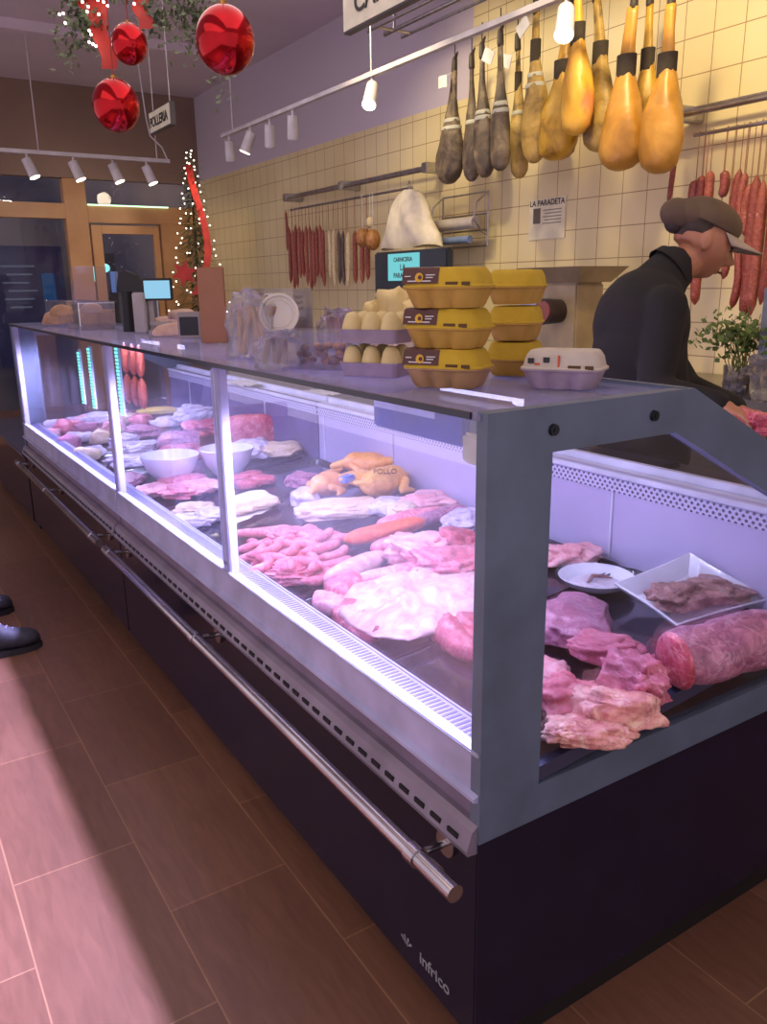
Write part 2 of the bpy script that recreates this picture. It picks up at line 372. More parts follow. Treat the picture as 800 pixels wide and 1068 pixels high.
        return P(mb, name, FRAME, smooth=False)
    if endframe == 0: yy = (-.004, .022)
    else: yy = (L - .02, L + .006)
    f = ring(yy[0], yy[1], 'end_frame')
    P(MB().prism([(.13, .585), (.13, 1.21), (.445, 1.21), (.975, .94), (.975, .585)], yy[0] + .008, yy[0] + .014), 'end_pane', GLASS, f, smooth=False)
    for bx in (.135, .375): P(MB().cyl((bx, yy[0] - .006, 1.243), (bx, yy[0], 1.243), .009, .010, n=16).cyl((bx, yy[0] - .0075, 1.243), (bx, yy[0] - .006, 1.243), .004, n=6), 'bolt', mat('bolt_dark', (60, 62, 68), .3, .8), f)
    ep = P(MB().box((.0, yy[0] if endframe == 0 else L, .08), (1.12, (yy[0] + .004) if endframe == 0 else L + .006, .519)), 'end_panel', NAVY, smooth=False)
    # handrail
    r0, r1 = (.0, L - .06) if endframe == 0 else (.06, L - .12)
    zr, xr = .476, -.075
    hr = P(MB().cyl((xr, r0 - .035, zr), (xr, r1, zr), .0165, n=24), 'handrail', CHROME)
    for yb in (r0 + .085, (r0 + r1) / 2 + .1, r1 - .06):
        P(MB().cyl((xr, yb - .014, zr), (xr, yb + .014, zr), .0195, n=24).cyl((xr, yb, zr), (-.002, yb, zr - .006), .0075, n=12).cyl((-.008, yb, zr - .006), (.0, yb, zr - .006), .026, n=24), 'rail_bracket', CHROME, hr)
    if logo:
        M = Matrix.Translation((-.0015, .125, .135)) @ Matrix.Rotation(-PI / 2, 4, 'Z') @ Matrix.Rotation(PI / 2, 4, 'X')
        lm = mat('logo_grey', (150, 150, 158), .4)
        text('infrico', .040, lm, c, M, 'logo_lettering', .0005, .0006)
        e = MB()
        for a in (-50, -18, 18, 50):
            d = Vector((0, -math.sin(math.radians(a)), math.cos(math.radians(a)))); p0 = Vector((-.001, .225, .125))
            q = p0 + d * .022; w = Vector((0, d.z, -d.y)) * .0035
            e.quad(p0 - w * .3, q - w, q + d * .004, q + w)
        P(e, 'logo_mark', lm, smooth=False)
    return c
make_case(0, 2.30, 'nearest refrigerated glass display case full of raw meat, grey framed end window facing us', 0, True)
make_case(2.31, 4.38, 'farther refrigerated glass display case joined beyond the first, cyan strips glowing inside', 1, False)
b = thing('low_counter', 'dark navy low counter base beyond the far end of the display cases', 'counter', (0, 4.42, 0))
MB().box((.0, 0, .05), (1.0, 1.6, .47), bev=.01).build('cabinet', NAVY, b, smooth=False)
MB().box((-.02, 0, .47), (1.02, 1.6, .50), bev=.006).build('countertop', mat('far_counter_top', (70, 66, 88), .4), b, smooth=False)
MB().box((.03, .02, 0), (.97, 1.58, .05)).build('plinth', BLACK, b, smooth=False)

# area lights under the case lamp housings
def area(name, loc, sx, sy, power, col, rot=(0, 0, 0), spread=PI):
    l = bpy.data.lights.new(name, 'AREA'); l.shape = 'RECTANGLE'; l.size = sx; l.size_y = sy; l.energy = power; l.color = col; l.spread = spread
    o = bpy.data.objects.new(name, l); COL.objects.link(o); o.location = loc; o.rotation_euler = rot; return o
area('case_light', (.36, 1.15, 1.212), .03, 2.1, 21, (.66, .66, 1.))
area('case_light', (.33, 1.15, 1.205), .03, 2.1, 115, (.66, .60, 1.), (0, math.radians(52), 0), math.radians(64))
area('case_light', (.33, 3.35, 1.205), .03, 1.95, 85, (.66, .60, 1.), (0, math.radians(52), 0), math.radians(64))
area('case_light', (.36, 3.35, 1.212), .03, 1.95, 20, (.58, .62, 1.))

# ================================================================== FOOD IN THE CASE
TR = mat('black_tray_plastic', (28, 27, 42), .18, col2=(22, 21, 34), coat=.4)
def rrect(hx, hy, r, z, n=6, c=(0, 0)):
    pts = []
    for sx, sy, a0 in ((1, 1, 0), (-1, 1, 90), (-1, -1, 180), (1, -1, 270)):
        for k in range(n + 1):
            a = math.radians(a0 + 90 * k / n); pts.append((c[0] + sx * (hx - r) + r * math.cos(a), c[1] + sy * (hy - r) + r * math.sin(a), z))
    return pts
tilt = -math.atan(DKS)
def tray(x0, x1, y0, y1, label, m=TR, h=.020):
    hx, hy = (x1 - x0) / 2, (y1 - y0) / 2; xc = (x0 + x1) / 2
    o = MB().loft([rrect(hx - .03, hy - .03, .02, .0005), rrect(hx - .012, hy - .012, .03, .002), rrect(hx - .004, hy - .004, .03, h), rrect(hx, hy, .032, h + .001), rrect(hx, hy, .032, h - .002), rrect(hx - .006, hy - .006, .03, h - .003), rrect(hx - .016, hy - .016, .03, .0015), rrect(hx - .03, hy - .03, .02, .0)], caps=False)
    o.loft([rrect(hx - .03, hy - .03, .02, .0005), rrect(hx - .03, hy - .03, .02, .0032)])
    o = o.build('display_tray', m, None); o.location = (xc, (y0 + y1) / 2, deckz(xc) + .002); o.rotation_euler = (0, tilt, 0)
    tag(o, label, 'tray', 'black trays on the case deck'); return o
trl = ['black plastic tray under the bony pork pieces beside the end window', 'black plastic tray under the white fat slab', 'black plastic tray under the coiled pink sausages',
       'black plastic tray under the white paper of pale slices', 'black plastic tray before the white bowls in mid case']
for i, l in enumerate(trl): tray(.115, .90, .03 + i * .45, .47 + i * .45, l)
for i, l in enumerate(['black plastic tray just past the middle post of the case line', 'black plastic tray beside the glowing cyan strips', 'black plastic tray near the far end of the case line', 'farthest black plastic tray against the far end glass']):
    tray(.115, .90, 2.36 + i * .49, 2.83 + i * .49, l)

# meats
PORK = dict(
    pink=meat('meat_pink', (206, 98, 118), (232, 140, 150), (245, 205, 205), 16, .35),
    deep=meat('meat_deep', (150, 50, 70), (190, 78, 98), (230, 170, 175), 14, .25),
    red=meat('meat_red', (176, 66, 84), (206, 96, 110), (235, 190, 190), 18, .3),
    pale=meat('meat_pale', (226, 150, 158), (240, 180, 184), (250, 222, 218), 12, .55),
    fat=meat('meat_fat', (214, 172, 172), (232, 206, 196), (214, 128, 146), 9, .5),
    mauve=meat('meat_mauve', (150, 88, 116), (184, 118, 142), (214, 176, 196), 16, .4),
    bone=meat('meat_bone', (206, 128, 128), (232, 164, 152), (250, 222, 196), 20, .6),
    gran=meat('meat_steak', (190, 92, 118), (214, 118, 140), (236, 170, 186), 30, .5, stretch=(1, 5, 1)),
    saus=meat('sausage_pink', (222, 112, 130), (236, 144, 152), (246, 190, 190), 30, .15, .25),
    cream=meat('meat_cream', (216, 190, 156), (230, 208, 180), (240, 226, 212), 20, .3),
    white=meat('meat_white', (196, 188, 204), (222, 214, 224), (220, 190, 200), 14, .3),
    orange=meat('loin_orange', (220, 84, 40), (236, 112, 54), (244, 150, 90), 26, .3),
    chick=meat('chicken_skin', (232, 168, 70), (244, 190, 96), (250, 214, 150), 20, .3, .4),
    chick2=meat('chicken_skin_peach', (234, 156, 80), (244, 180, 104), (250, 210, 150), 20, .3, .4),
    dry=meat('meat_dry', (140, 96, 96), (176, 130, 122), (206, 176, 164), 26, .35, .5),
    greyw=meat('wrapped_pale', (200, 190, 214), (226, 216, 234), (246, 240, 250), 12, .4, .15))
def blobmesh(hx, hy, hz, seed, amp=.22, rough=.08, power=.75, sub=4):
    b = bmesh.new(); bmesh.ops.create_icosphere(b, subdivisions=sub, radius=1.)
    o = Vector((seed * 3.17, seed * 1.3, seed * 7.7))
    for v in b.verts:
        p = v.co.normalized()
        q = Vector([math.copysign(abs(c) ** power, c) for c in p])
        d = 1 + amp * noise.noise(p * 1.4 + o) * 1.5 + amp * .5 * noise.noise(p * 2.8 + o) + rough * .6 * noise.fractal(p * 4 + o, 1., 2., 3)
        fold = 1 - abs(noise.noise(p * 1.7 + o * 1.7)); d += rough * .9 * (fold ** 4 - .4)
        if amp > .2: d -= max(0, 1 - abs(noise.noise(p * 1.9 + o * 2.3)) * 8) * .13 * (1 if p.z > -.2 else 0)
        q = q * d
        z = q.z; z = z if z > -.55 else -.55 - (abs(z) - .55) * .08
        v.co = Vector((q.x * hx, q.y * hy, (z + .57) / 1.57 * 2 * hz))
    return b
def blob(px, py, w, h, T, kind, name, label, cat='meat', seed=1, rot=0., amp=.22, rough=.08, up=.014, group=None, power=.78, parent=None, sub=4, base=None):
    ray_ = ray(px, py)
    # centre: ray against a plane T/2 above the deck
    c = ondeck(px, py, up + T * .45) if base is None else onz(px, py, base + T * .45)
    if base is None and c.x > .84: q_ = onx(px, py, .84); c = Vector((.84, min(q_.y, 4.22), deckz(.84) + up + T * .45)); T *= 1.6
    if base is None: c.y = min(c.y, 4.24)
    z = (deckz(c.x) + up) if base is None else base
    d = depth(c); W = w * d / F
    v = Vector((c.x - CAM[0], c.y - CAM[1], c.z - CAM[2])); pit = math.atan2(-v.z, Vector((v.x, v.y)).length)
    Lh = max((h * d / F - T * math.cos(pit) * .8) / max(math.sin(pit), .3), W * .32)
    sub = 5 if (W > .11 and sub == 4) else sub
    mb = MB(); mb.b.free(); mb.b = blobmesh(W / 2, Lh / 2, T / 2, seed, amp, rough, power, sub)
    o = mb.build(name, PORK[kind] if isinstance(kind, str) else kind, parent, smooth='soft')
    vd = math.atan2(v.y, v.x) - PI / 2
    o.location = (c.x, c.y, z); o.rotation_euler = (0, tilt if (base is None and False) else 0, vd + math.radians(rot))
    if parent is None: tag(o, label, cat, group)
    return o
def roll(p1, p2, r, kind, name, label, cat='meat', up=.012, seed=1, taper=.75, parent=None, flat=.8, base=None):
    a = ondeck(*p1, up + r * flat) if base is None else onz(*p1, base + r * flat)
    c = ondeck(*p2, up + r * flat) if base is None else onz(*p2, base + r * flat)
    mid = (a + c) / 2; L = (c - a).length; N = 22; n = 20; rings = []; o = Vector((seed * 2.1, seed, 3))
    for i in range(N):
        t = i / (N - 1); e = math.sqrt(max(0, 1 - (2 * t - 1) ** 6)); e = (1 - .12 * abs(2 * t - 1) ** 8) if seed == 4 else max(e, .12); e = e * (1 - (1 - taper) * abs(2 * t - 1) ** 2)
        ring = []
        for k in range(n):
            ang = 2 * PI * k / n; q = Vector((t * 3, math.cos(ang), math.sin(ang)))
            rr = r * e * (1 + .16 * noise.noise(q * 1.2 + o) + .05 * noise.noise(q * 5 + o))
            ring.append(((t - .5) * L, math.cos(ang) * rr, math.sin(ang) * rr * flat))
        rings.append(ring)
    ob = MB().loft(rings).build(name, PORK[kind] if isinstance(kind, str) else kind, parent, smooth='soft')
    ob.location = mid; dv = c - a; ob.rotation_euler = (0, -math.atan2(dv.z, Vector((dv.x, dv.y)).length), math.atan2(dv.y, dv.x))
    if parent is None: tag(ob, label, cat)
    return ob
# -- seen through the end window
blob(612, 762, 92, 40, .035, 'bone', 'pork_bone', 'front-most ragged pork bone at the tray corner by the end window', seed=3, rot=18, amp=.34, rough=.12)
blob(640, 735, 88, 44, .06, 'bone', 'pork_bone', 'pale pork bone piece stacked right behind the front-most bone', seed=8, rot=-8, amp=.32, rough=.12, up=.02)
blob(590, 722, 60, 46, .05, 'pink', 'pork_piece', 'pink pork lump left of the bone heap beside the end post', seed=5, amp=.3, rough=.15)
blob(575, 700, 34, 34, .03, 'pale', 'pork_piece', 'small pale pork strip half hidden by the grey end post', seed=6, amp=.25, rough=.12)
blob(662, 705, 70, 52, .075, 'gran', 'pork_steak', 'grained pink pork steak draped over the bone heap', seed=12, rot=-30, amp=.28, rough=.16, up=.02)
blob(630, 676, 76, 38, .05, 'gran', 'pork_steak', 'topmost flat pink steak behind the bone heap', seed=14, rot=-10, amp=.22, rough=.1, up=.03)
blob(600, 645, 74, 62, .06, 'mauve', 'pork_joint', 'mauve marbled joint just inside the end post', seed=16, amp=.2, rough=.08)
blob(596, 578, 58, 26, .05, 'pale', 'pork_piece', 'pale folded pork pieces behind the round dish', seed=17, amp=.3, rough=.16)
rm = roll((702, 690), (812, 660), .068, 'mauve', 'rolled_roast', 'large rolled pork roast with red cut face at the right', seed=4, taper=.95, flat=.85)
# cut face disc on roast
a = ondeck(702, 690, .07); dv = (ondeck(812, 660, .07) - a).normalized()
MB().lathe([(0, .0), (.03, .003), (.052, .001), (.060, -.008)], 28, M=Matrix()).build('cut_face', PORK['red'], rm, loc=(-(ondeck(812, 660, .07) - a).length / 2 - .001, 0, 0), rot=(0, -PI / 2, 0))
# square plate (rests tilted against the rear)
PLW = mat('white_porcelain', (236, 238, 250), .2, coat=.4)
def plate_corners(cs, name, label, m=PLW, dip=.034):
    c = sum(cs, Vector()) / 4; o = thing(name, label, 'plate', c)
    R = []; 
    def ring(s, dz):
        pts = []
        for k in range(4):
            a, b = cs[k], cs[(k + 1) % 4]
            for j in range(8): p = a.lerp(b, j / 8) - c; e = 1 - .04 * math.sin(PI * j / 8); pts.append(p * s * e + Vector((0, 0, dz)))
        return pts
    MB().loft([ring(.99, -.004), ring(1., 0), ring(.97, .001), ring(.72, -dip), ring(.02, -dip - .001)], caps=False).loft([ring(.02, -dip - .006), ring(.70, -dip - .006), ring(.99, -.004)], caps=False).build('dish', m, o)
    return o
pc = [onx(720, 576, .90), Vector(), Vector(), Vector()]
pz = pc[0].z
pc[1] = ony(803, 622, .06) if False else atd(806, 624, depth(onz(806, 624, .745)))
pc[2] = onz(706, 652, .712); pc[3] = onz(640, 608, .752)
plate_corners([pc[0], pc[1], pc[2], pc[3]], 'square_plate', 'large square white plate holding dried meat bones at the rear right')
pmid = sum(pc, Vector()) / 4
blob(706, 622, 50, 34, .05, 'dry', 'meat_bone', 'left grey brown meat bone lying on the square white plate', seed=21, amp=.35, rough=.12, base=pmid.z - .030, rot=-30)
blob(742, 616, 66, 30, .045, 'dry', 'meat_bone', 'right grey brown knuckle bone lying on the square white plate', seed=23, amp=.35, rough=.12, base=pmid.z - .028, rot=10)
def dish(px, py, r, h, label, name='round_dish', m=PLW, up=.012, cat='bowl', ox=0):
    c = ondeck(px, py, up + h)
    o = thing(name, label, cat, (c.x, c.y, c.z - h))
    pr = [(r * .45, 0), (r * .5, .001), (r * .82, h * .45), (r * .97, h * .9), (r, h), (r * .985, h + .001), (r * .94, h * .9), (r * .78, h * .45), (r * .45, .006), (.001, .006)]
    MB().lathe(pr, 40).build('bowl_body', m, o); return o
d = dish(622, 600, .098, .035, 'round white dish with a brown strip beside the square plate')
MB().tube([(-.03, .0, .022), (0, .012, .03), (.03, 0, .026), (.05, -.01, .02)], [.004, .006, .005, .002]).build('meat_strip', PORK['dry'], d)
MB().lathe([(.0, .02), (.05, .019), (.07, .012)], 24).build('sauce', PORK['white'], d)
# -- behind the nearest front pane
def slab(pts, thick, kind, name, label, seed=1, bulge=.02, up=.016):
    w = [ondeck(x, y, up) for x, y in pts]; c = sum(w, Vector()) / len(w); n = len(w)
    N = 72; outl = []
    for k in range(N):
        t = k / N * n; i = int(t); f = t - i
        p0, p1, p2, p3 = [w[(i + j - 1) % n] for j in range(4)]
        p = .5 * ((2 * p1) + (p2 - p0) * f + (2 * p0 - 5 * p1 + 4 * p2 - p3) * f * f + (3 * p1 - p0 - 3 * p2 + p3) * f ** 3); outl.append(p - c)
    rings = []
    tops = [(.97, thick * .8), (.92, thick)] + [(k_, thick + bulge * (1 - (k_ / .92) ** 2)) for k_ in (.86, .8, .73, .66, .59, .52, .45, .38, .31, .24, .16, .08, .02)]
    for s, z in [(.02, 0), (.6, 0), (.94, .0), (1., thick * .35)] + tops:
        ring = []
        for p in outl:
            q = p * s; nz = noise.noise(Vector((q.x * 14, q.y * 14, seed))) * .016 * (1 if z > 0 else 0) - max(0, 1 - abs(noise.noise(Vector((q.x * 9, q.y * 6, seed + 9)))) * 9) * .010 * (1 if z > thick * .5 else 0) + .004 * noise.noise(Vector((q.x * 50, q.y * 50, seed + 3))) * (1 if z > 0 else 0)
            ring.append((q.x, q.y, q.z + z + nz))
        rings.append(ring)
    o = MB().loft(rings).build(name, PORK[kind] if isinstance(kind, str) else kind, smooth='soft'); o.location = c; return tag(o, label, 'meat')
slab([(352, 640), (372, 612), (420, 600), (470, 596), (502, 604), (500, 640), (455, 664), (410, 670), (372, 660)], .022, 'fat', 'belly_slab', 'large white fat belly slab lying by the front pane', 31, .028, .03)
slab([(345, 644), (362, 634), (390, 640), (402, 662), (388, 672), (362, 664)], .03, 'deep', 'liver_slice', 'dark purple liver slice sticking out under the white belly slab', 33, .01, .012)
slab([(446, 660), (474, 650), (503, 652), (504, 690), (470, 686)], .035, 'red', 'red_steak', 'dark red steak below the belly slab next to the end post', 34, .02, .012)
slab([(325, 630), (338, 620), (362, 626), (358, 644), (338, 640)], .025, 'pale', 'pork_piece', 'small pale piece at the tray front left of the belly slab', 35, .01)
slab([(338, 612), (356, 604), (378, 612), (366, 630), (344, 628)], .035, 'pink', 'pork_piece', 'pink round end piece beside the small pale piece', 36, .015)
roll((338, 606), (402, 578), .036, 'fat', 'pork_loin', 'pale whitish pork loin lying diagonally before the sausages', seed=41)
roll((368, 606), (450, 592), .030, 'pale', 'pork_loin', 'pale loin strip right of the whitish diagonal loin', seed=42)
roll((404, 600), (486, 582), .034, 'pink', 'pork_loin', 'pink loin behind the white belly slab', seed=43)
blob(462, 592, 88, 44, .07, 'pink', 'folded_pork', 'large folded pink pork sheet heaped by the end post', seed=51, amp=.34, rough=.26, rot=10)
blob(440, 575, 76, 40, .07, 'pale', 'folded_pork', 'pale ruffled pork heap behind the folded pink sheet', seed=52, amp=.34, rough=.28, rot=-12)
blob(478, 570, 56, 34, .07, 'red', 'folded_pork', 'reddish ruffled pork piece tucked against the end post', seed=53, amp=.34, rough=.25)
roll((386, 573), (436, 560), .030, 'saus', 'pork_fillet', 'smooth pink fillet in front of the orange loin', seed=44)
roll((358, 564), (444, 543), .032, 'orange', 'cured_loin', 'long orange spiced loin lying among the pink meat', seed=45, taper=.95)
roll((392, 548), (466, 532), .032, 'pink', 'pork_fillet', 'pink fillet behind the orange loin', seed=46)
roll((430, 545), (488, 530), .030, 'mauve', 'pork_fillet', 'mauve fillet at the rear right of the orange loin', seed=47)
blob(482, 540, 40, 30, .04, 'greyw', 'wrapped_pack', 'plastic wrapped pale pack at the rear by the end post', seed=54, amp=.2, rough=.14)
lbl = MB().box((-.03, -.02, 0), (.03, .02, .001)).build('price_label', PAPER); lc = ondeck(466, 552, .075); lbl.location = lc; lbl.rotation_euler = (.35, .2, .9); tag(lbl, 'small white label card with grey print on the meat near the end post', 'label')
MB().box((-.02, -.008, .0011), (.02, -.002, .0014)).box((-.02, .004, .0011), (.01, .009, .0014)).build('print', INK, lbl)
# sausages: each coil piece its own
random.seed(5)
sg = 'coiled fresh sausages in the nearest case'
def saus(px0, py0, ang, ln, r, curl, up, label, kind='saus', seed=0):
    c = ondeck(px0, py0, up); pts = []; a = ang; p = Vector((0, 0, 0)); st = ln / 14; rad = []
    for i in range(15):
        pts.append(p.copy()); rad.append(r * (1 - .75 * abs(i / 7 - 1) ** 5) * (1 + .08 * noise.noise(Vector((i * .5, seed, 0)))))
        d = Vector((math.cos(a), math.sin(a), 0)); p = p + d * st; a += curl
    m_ = sum(pts, Vector()) / 15; pts = [q - m_ for q in pts]
    o = MB().tube(pts, rad, 12).build('fresh_sausage', PORK[kind]); o.location = c; o.rotation_euler = (random.uniform(-.1, .1), random.uniform(-.1, .1), 0)
    return tag(o, label, 'sausage', sg)
n = 0
for row, (py, xa, xb, up) in enumerate(((556, 262, 330, .03), (566, 252, 350, .03), (577, 250, 356, .035), (588, 252, 350, .03), (598, 268, 338, .025), (572, 270, 345, .06), (585, 268, 335, .06), (560, 290, 340, .055))):
    k = 5 if row < 5 else 4
    for i in range(k):
        px = xa + (xb - xa) * (i + .5) / k + random.uniform(-4, 4)
        saus(px, py + random.uniform(-3, 3), random.uniform(-1.1, .5), random.uniform(.13, .20), .0155, random.choice((-.12, .06, .12, .2)), up, 'plump pink fresh sausage in the coiled heap behind the nearest front pane', seed=n); n += 1
blob(306, 560, 52, 26, .05, 'saus', 'sausage_coil', 'smooth pink stuffed coil at the back of the sausage heap', seed=57, amp=.25, rough=.2, cat='sausage')
blob(303, 598, 56, 24, .045, 'pink', 'minced_meat', 'loose pink minced meat at the tray front under the sausages', seed=58, amp=.25, rough=.3)
# chickens
def chicken(px, py, s, yaw, label, kind='chick', up=.014):
    c = ondeck(px, py, up + .03); o = thing('whole_chicken', label, 'chicken', (c.x, c.y, c.z - .03), yaw)
    mb = MB(); mb.sph((0, 0, .052), .062, (1.45, 1.0, .85)).sph((.05, 0, .06), .05, (1.1, 1.05, .9))
    mb.cap((.08, 0, .06), (.15, .01, .045), .024, .015)
    remesh(mb, 'carcass', PORK[kind], o, .007, 3)
    for sd in (-1, 1):
        l = MB(); l.cap((-.03, sd * .045, .06), (-.10, sd * .05, .075), .034, .020).cap((-.10, sd * .05, .075), (-.155, sd * .035, .082), .014, .009)
        remesh(l, 'leg', PORK[kind], o, .006, 2)
        w = MB(); w.cap((.06, sd * .055, .055), (.015, sd * .085, .035), .018, .014).cap((.015, sd * .085, .035), (.065, sd * .09, .028), .013, .008)
        remesh(w, 'wing', PORK[kind], o, .006, 2)
    o.scale = (s, s, s); return o
chicken(384, 489, .95, 2.5, 'yellow whole chicken at the back with neck raised', 'chick2', .03)
ch = chicken(398, 510, 1.08, .2, 'yellow whole chicken in front bearing dark lettering on its wrap')
MM = Matrix.Translation((0, -.02, .112)) @ Matrix.Rotation(.0, 4, 'X')
chicken(343, 509, .9, 3.6, 'peach toned chicken left of the blue label', 'chick2')
bl = thing('blue_pack_label', 'crumpled blue pack label lying on the chickens', 'label', ondeck(362, 499, .115))
MB().box((-.035, -.02, -.012), (.03, .02, .012), Matrix.Rotation(.5, 4, 'Z'), bev=.006).build('pack', mat('label_blue', (62, 92, 190), .35, col2=(120, 150, 220), scale=60), bl)
tt = text('POLLO', .026, mat('ink_maroon', (110, 50, 60), .5), ch, Matrix.Translation((-.03, -.050, .102)) @ Matrix.Rotation(-.75, 4, 'Z') @ Matrix.Rotation(.95, 4, 'X'), 'wrap_lettering', .002)
blob(352, 530, 88, 26, .05, 'cream', 'pale_pack', 'long cream coloured tripe pack before the chickens', seed=61, amp=.15, rough=.1, rot=8)
blob(405, 527, 40, 24, .05, 'white', 'pale_pack', 'white wrapped pack before the lettered chicken', seed=62, amp=.2, rough=.12)
blob(420, 532, 34, 26, .05, 'cream', 'pale_pack', 'yellowish round pack right of the white wrapped pack', seed=63, amp=.15, rough=.08)
blob(444, 522, 60, 26, .05, 'pale', 'pork_piece', 'pale lilac pork piece at the right of the chickens', seed=64, amp=.25, rough=.12)
blob(318, 518, 30, 26, .06, 'greyw', 'pale_pack', 'round lilac wrapped pack left of the cream tripe pack', seed=65, amp=.1, rough=.05)
# mid case
slab([(232, 524), (262, 512), (292, 522), (262, 540), (236, 546)], .003, PAPER, 'butcher_paper', 'sheet of white butcher paper under pale slices', 71, .002)
for i, (x, y) in enumerate(((245, 532), (258, 529), (270, 526), (281, 523))):
    blob(x, y, 22, 12, .02, 'cream', 'pale_slice', 'pale meat slice in the row on white butcher paper', seed=72 + i, group='pale slices on butcher paper', sub=3, up=.024)
for i, (x, y) in enumerate(((250, 499), (262, 496), (273, 500), (258, 504))):
    blob(x, y, 26, 13, .035, 'red', 'meat_patty', 'pinkish red minced patty just right of the middle post', seed=80 + i, amp=.12, rough=.2, group='minced patties by the middle post', sub=3)
dish(177, 474, .128, .115, 'larger empty white bowl left of the middle post', 'white_bowl')
dish(236, 467, .120, .115, 'white bowl half hidden behind the middle post', 'white_bowl')
for i, (x, y, w, k, l) in enumerate(((166, 510, 46, 'pale', 'left pale pink steak below the white bowl'), (188, 512, 44, 'pink', 'middle pink steak below the white bowl'), (208, 507, 40, 'pale', 'right pink steak ending at the middle post'), (190, 500, 44, 'pink', 'rear pink steak tucked behind the front three'))):
    blob(x, y, w, 20, .035, k, 'pink_steak', l, seed=90 + i, amp=.25, rough=.12)
for i, (x, y, w, k, l) in enumerate(((203, 530, 40, 'cream', 'pale yellow pack at the tray front left of the middle post'), (200, 542, 46, 'white', 'white wrapped pack at the tray front left of the middle post'), (218, 536, 30, 'white', 'small white pack touching the middle post'))):
    blob(x, y, w, 18, .035, k, 'wrapped_pack', l, seed=95 + i, amp=.2, rough=.15)
blob(262, 452, 58, 26, .09, 'pink', 'ham_slab', 'large smooth pink ham slab against the rear wall', seed=101, amp=.08, rough=.03)
blob(262, 468, 44, 28, .07, 'greyw', 'wrapped_pack', 'lilac plastic wrapped pack beside the pink ham slab', seed=102, amp=.2, rough=.15)
blob(293, 468, 40, 22, .055, 'cream', 'wrapped_pack', 'film wrapped beige pack right of the lilac pack', seed=103, amp=.12, rough=.12)
blob(315, 500, 32, 18, .05, 'mauve', 'meat_piece', 'mauve piece left of the peach chicken', seed=104)
blob(186, 460, 42, 24, .09, 'mauve', 'dark_joint', 'dark mauve joint behind the larger white bowl', seed=105, amp=.12)
blob(188, 472, 48, 18, .07, 'deep', 'dark_joint', 'long dark joint touching the rim of the larger bowl', seed=106, amp=.12)
blob(204, 446, 26, 20, .07, 'pink', 'meat_piece', 'small pink piece behind the dark joint', seed=107)
blob(217, 446, 34, 24, .08, 'deep', 'dark_joint', 'dark joint just left of the middle post', seed=108)
blob(205, 434, 44, 18, .06, 'white', 'wrapped_pack', 'pale pack at the rear left of the middle post', seed=109, amp=.25, rough=.2)
blob(144, 466, 34, 20, .05, 'white', 'wrapped_pack', 'bright white pack beside the second post', seed=110, amp=.25, rough=.2)
blob(128, 460, 30, 18, .06, 'greyw', 'wrapped_pack', 'lilac pack beside the second post', seed=111, amp=.25, rough=.2)
blob(148, 450, 38, 16, .06, 'mauve', 'meat_piece', 'mauve piece behind the bright white pack', seed=112)
blob(133, 480, 40, 18, .04, 'greyw', 'wrapped_pack', 'pale grey pack at the tray front near the second post', seed=113, amp=.25, rough=.2)
blob(132, 500, 36, 20, .03, 'mauve', 'meat_piece', 'dim mauve meat at the tray front near the second post', seed=114)
yl = blob(165, 428, 44, 10, .04, mat('yellow_food', (236, 206, 90), .5), 'yellow_cheese', 'yellow cheese block at the rear of the far case', 'cheese', seed=115, amp=.1, rough=.05)
random.seed(11); kinds = ['white', 'greyw', 'pale', 'mauve', 'cream', 'pink']
far = [(50, 440), (62, 428), (78, 436), (92, 446), (104, 456), (66, 446), (82, 456), (100, 470), (52, 452), (72, 462), (90, 474), (60, 436), (88, 428), (104, 438), (118, 446), (96, 420), (130, 436), (146, 438), (172, 440), (120, 432)]
adj = ['closest to the far left glass', 'second from the far left glass', 'by the cyan strips, upper', 'by the cyan strips, middle', 'by the cyan strips, lower', 'in the far case centre, upper', 'in the far case centre, lower', 'beside the second post base', 'at the far end near the front', 'at the far end by the tray rim', 'in the front row before the second post', 'in the far corner, rearmost', 'between the two near cyan strips', 'just before the second post, upper', 'under the orange sausages, left', 'at the rear behind the cyan strips', 'under the orange sausages, right', 'behind the bright white pack', 'before the yellow cheese', 'beneath the orange sausages']
for i, ((x, y), a) in enumerate(zip(far, adj)):
    k = kinds[i % 6]
    blob(x, y, random.uniform(20, 32), random.uniform(10, 15), random.uniform(.05, .08), k, 'meat_pack', 'hazy %s meat pack %s' % ({'white': 'white', 'greyw': 'lilac', 'pale': 'pale pink', 'mauve': 'mauve', 'cream': 'cream', 'pink': 'pink'}[k], a), seed=120 + i, amp=.25, rough=.2, sub=3)
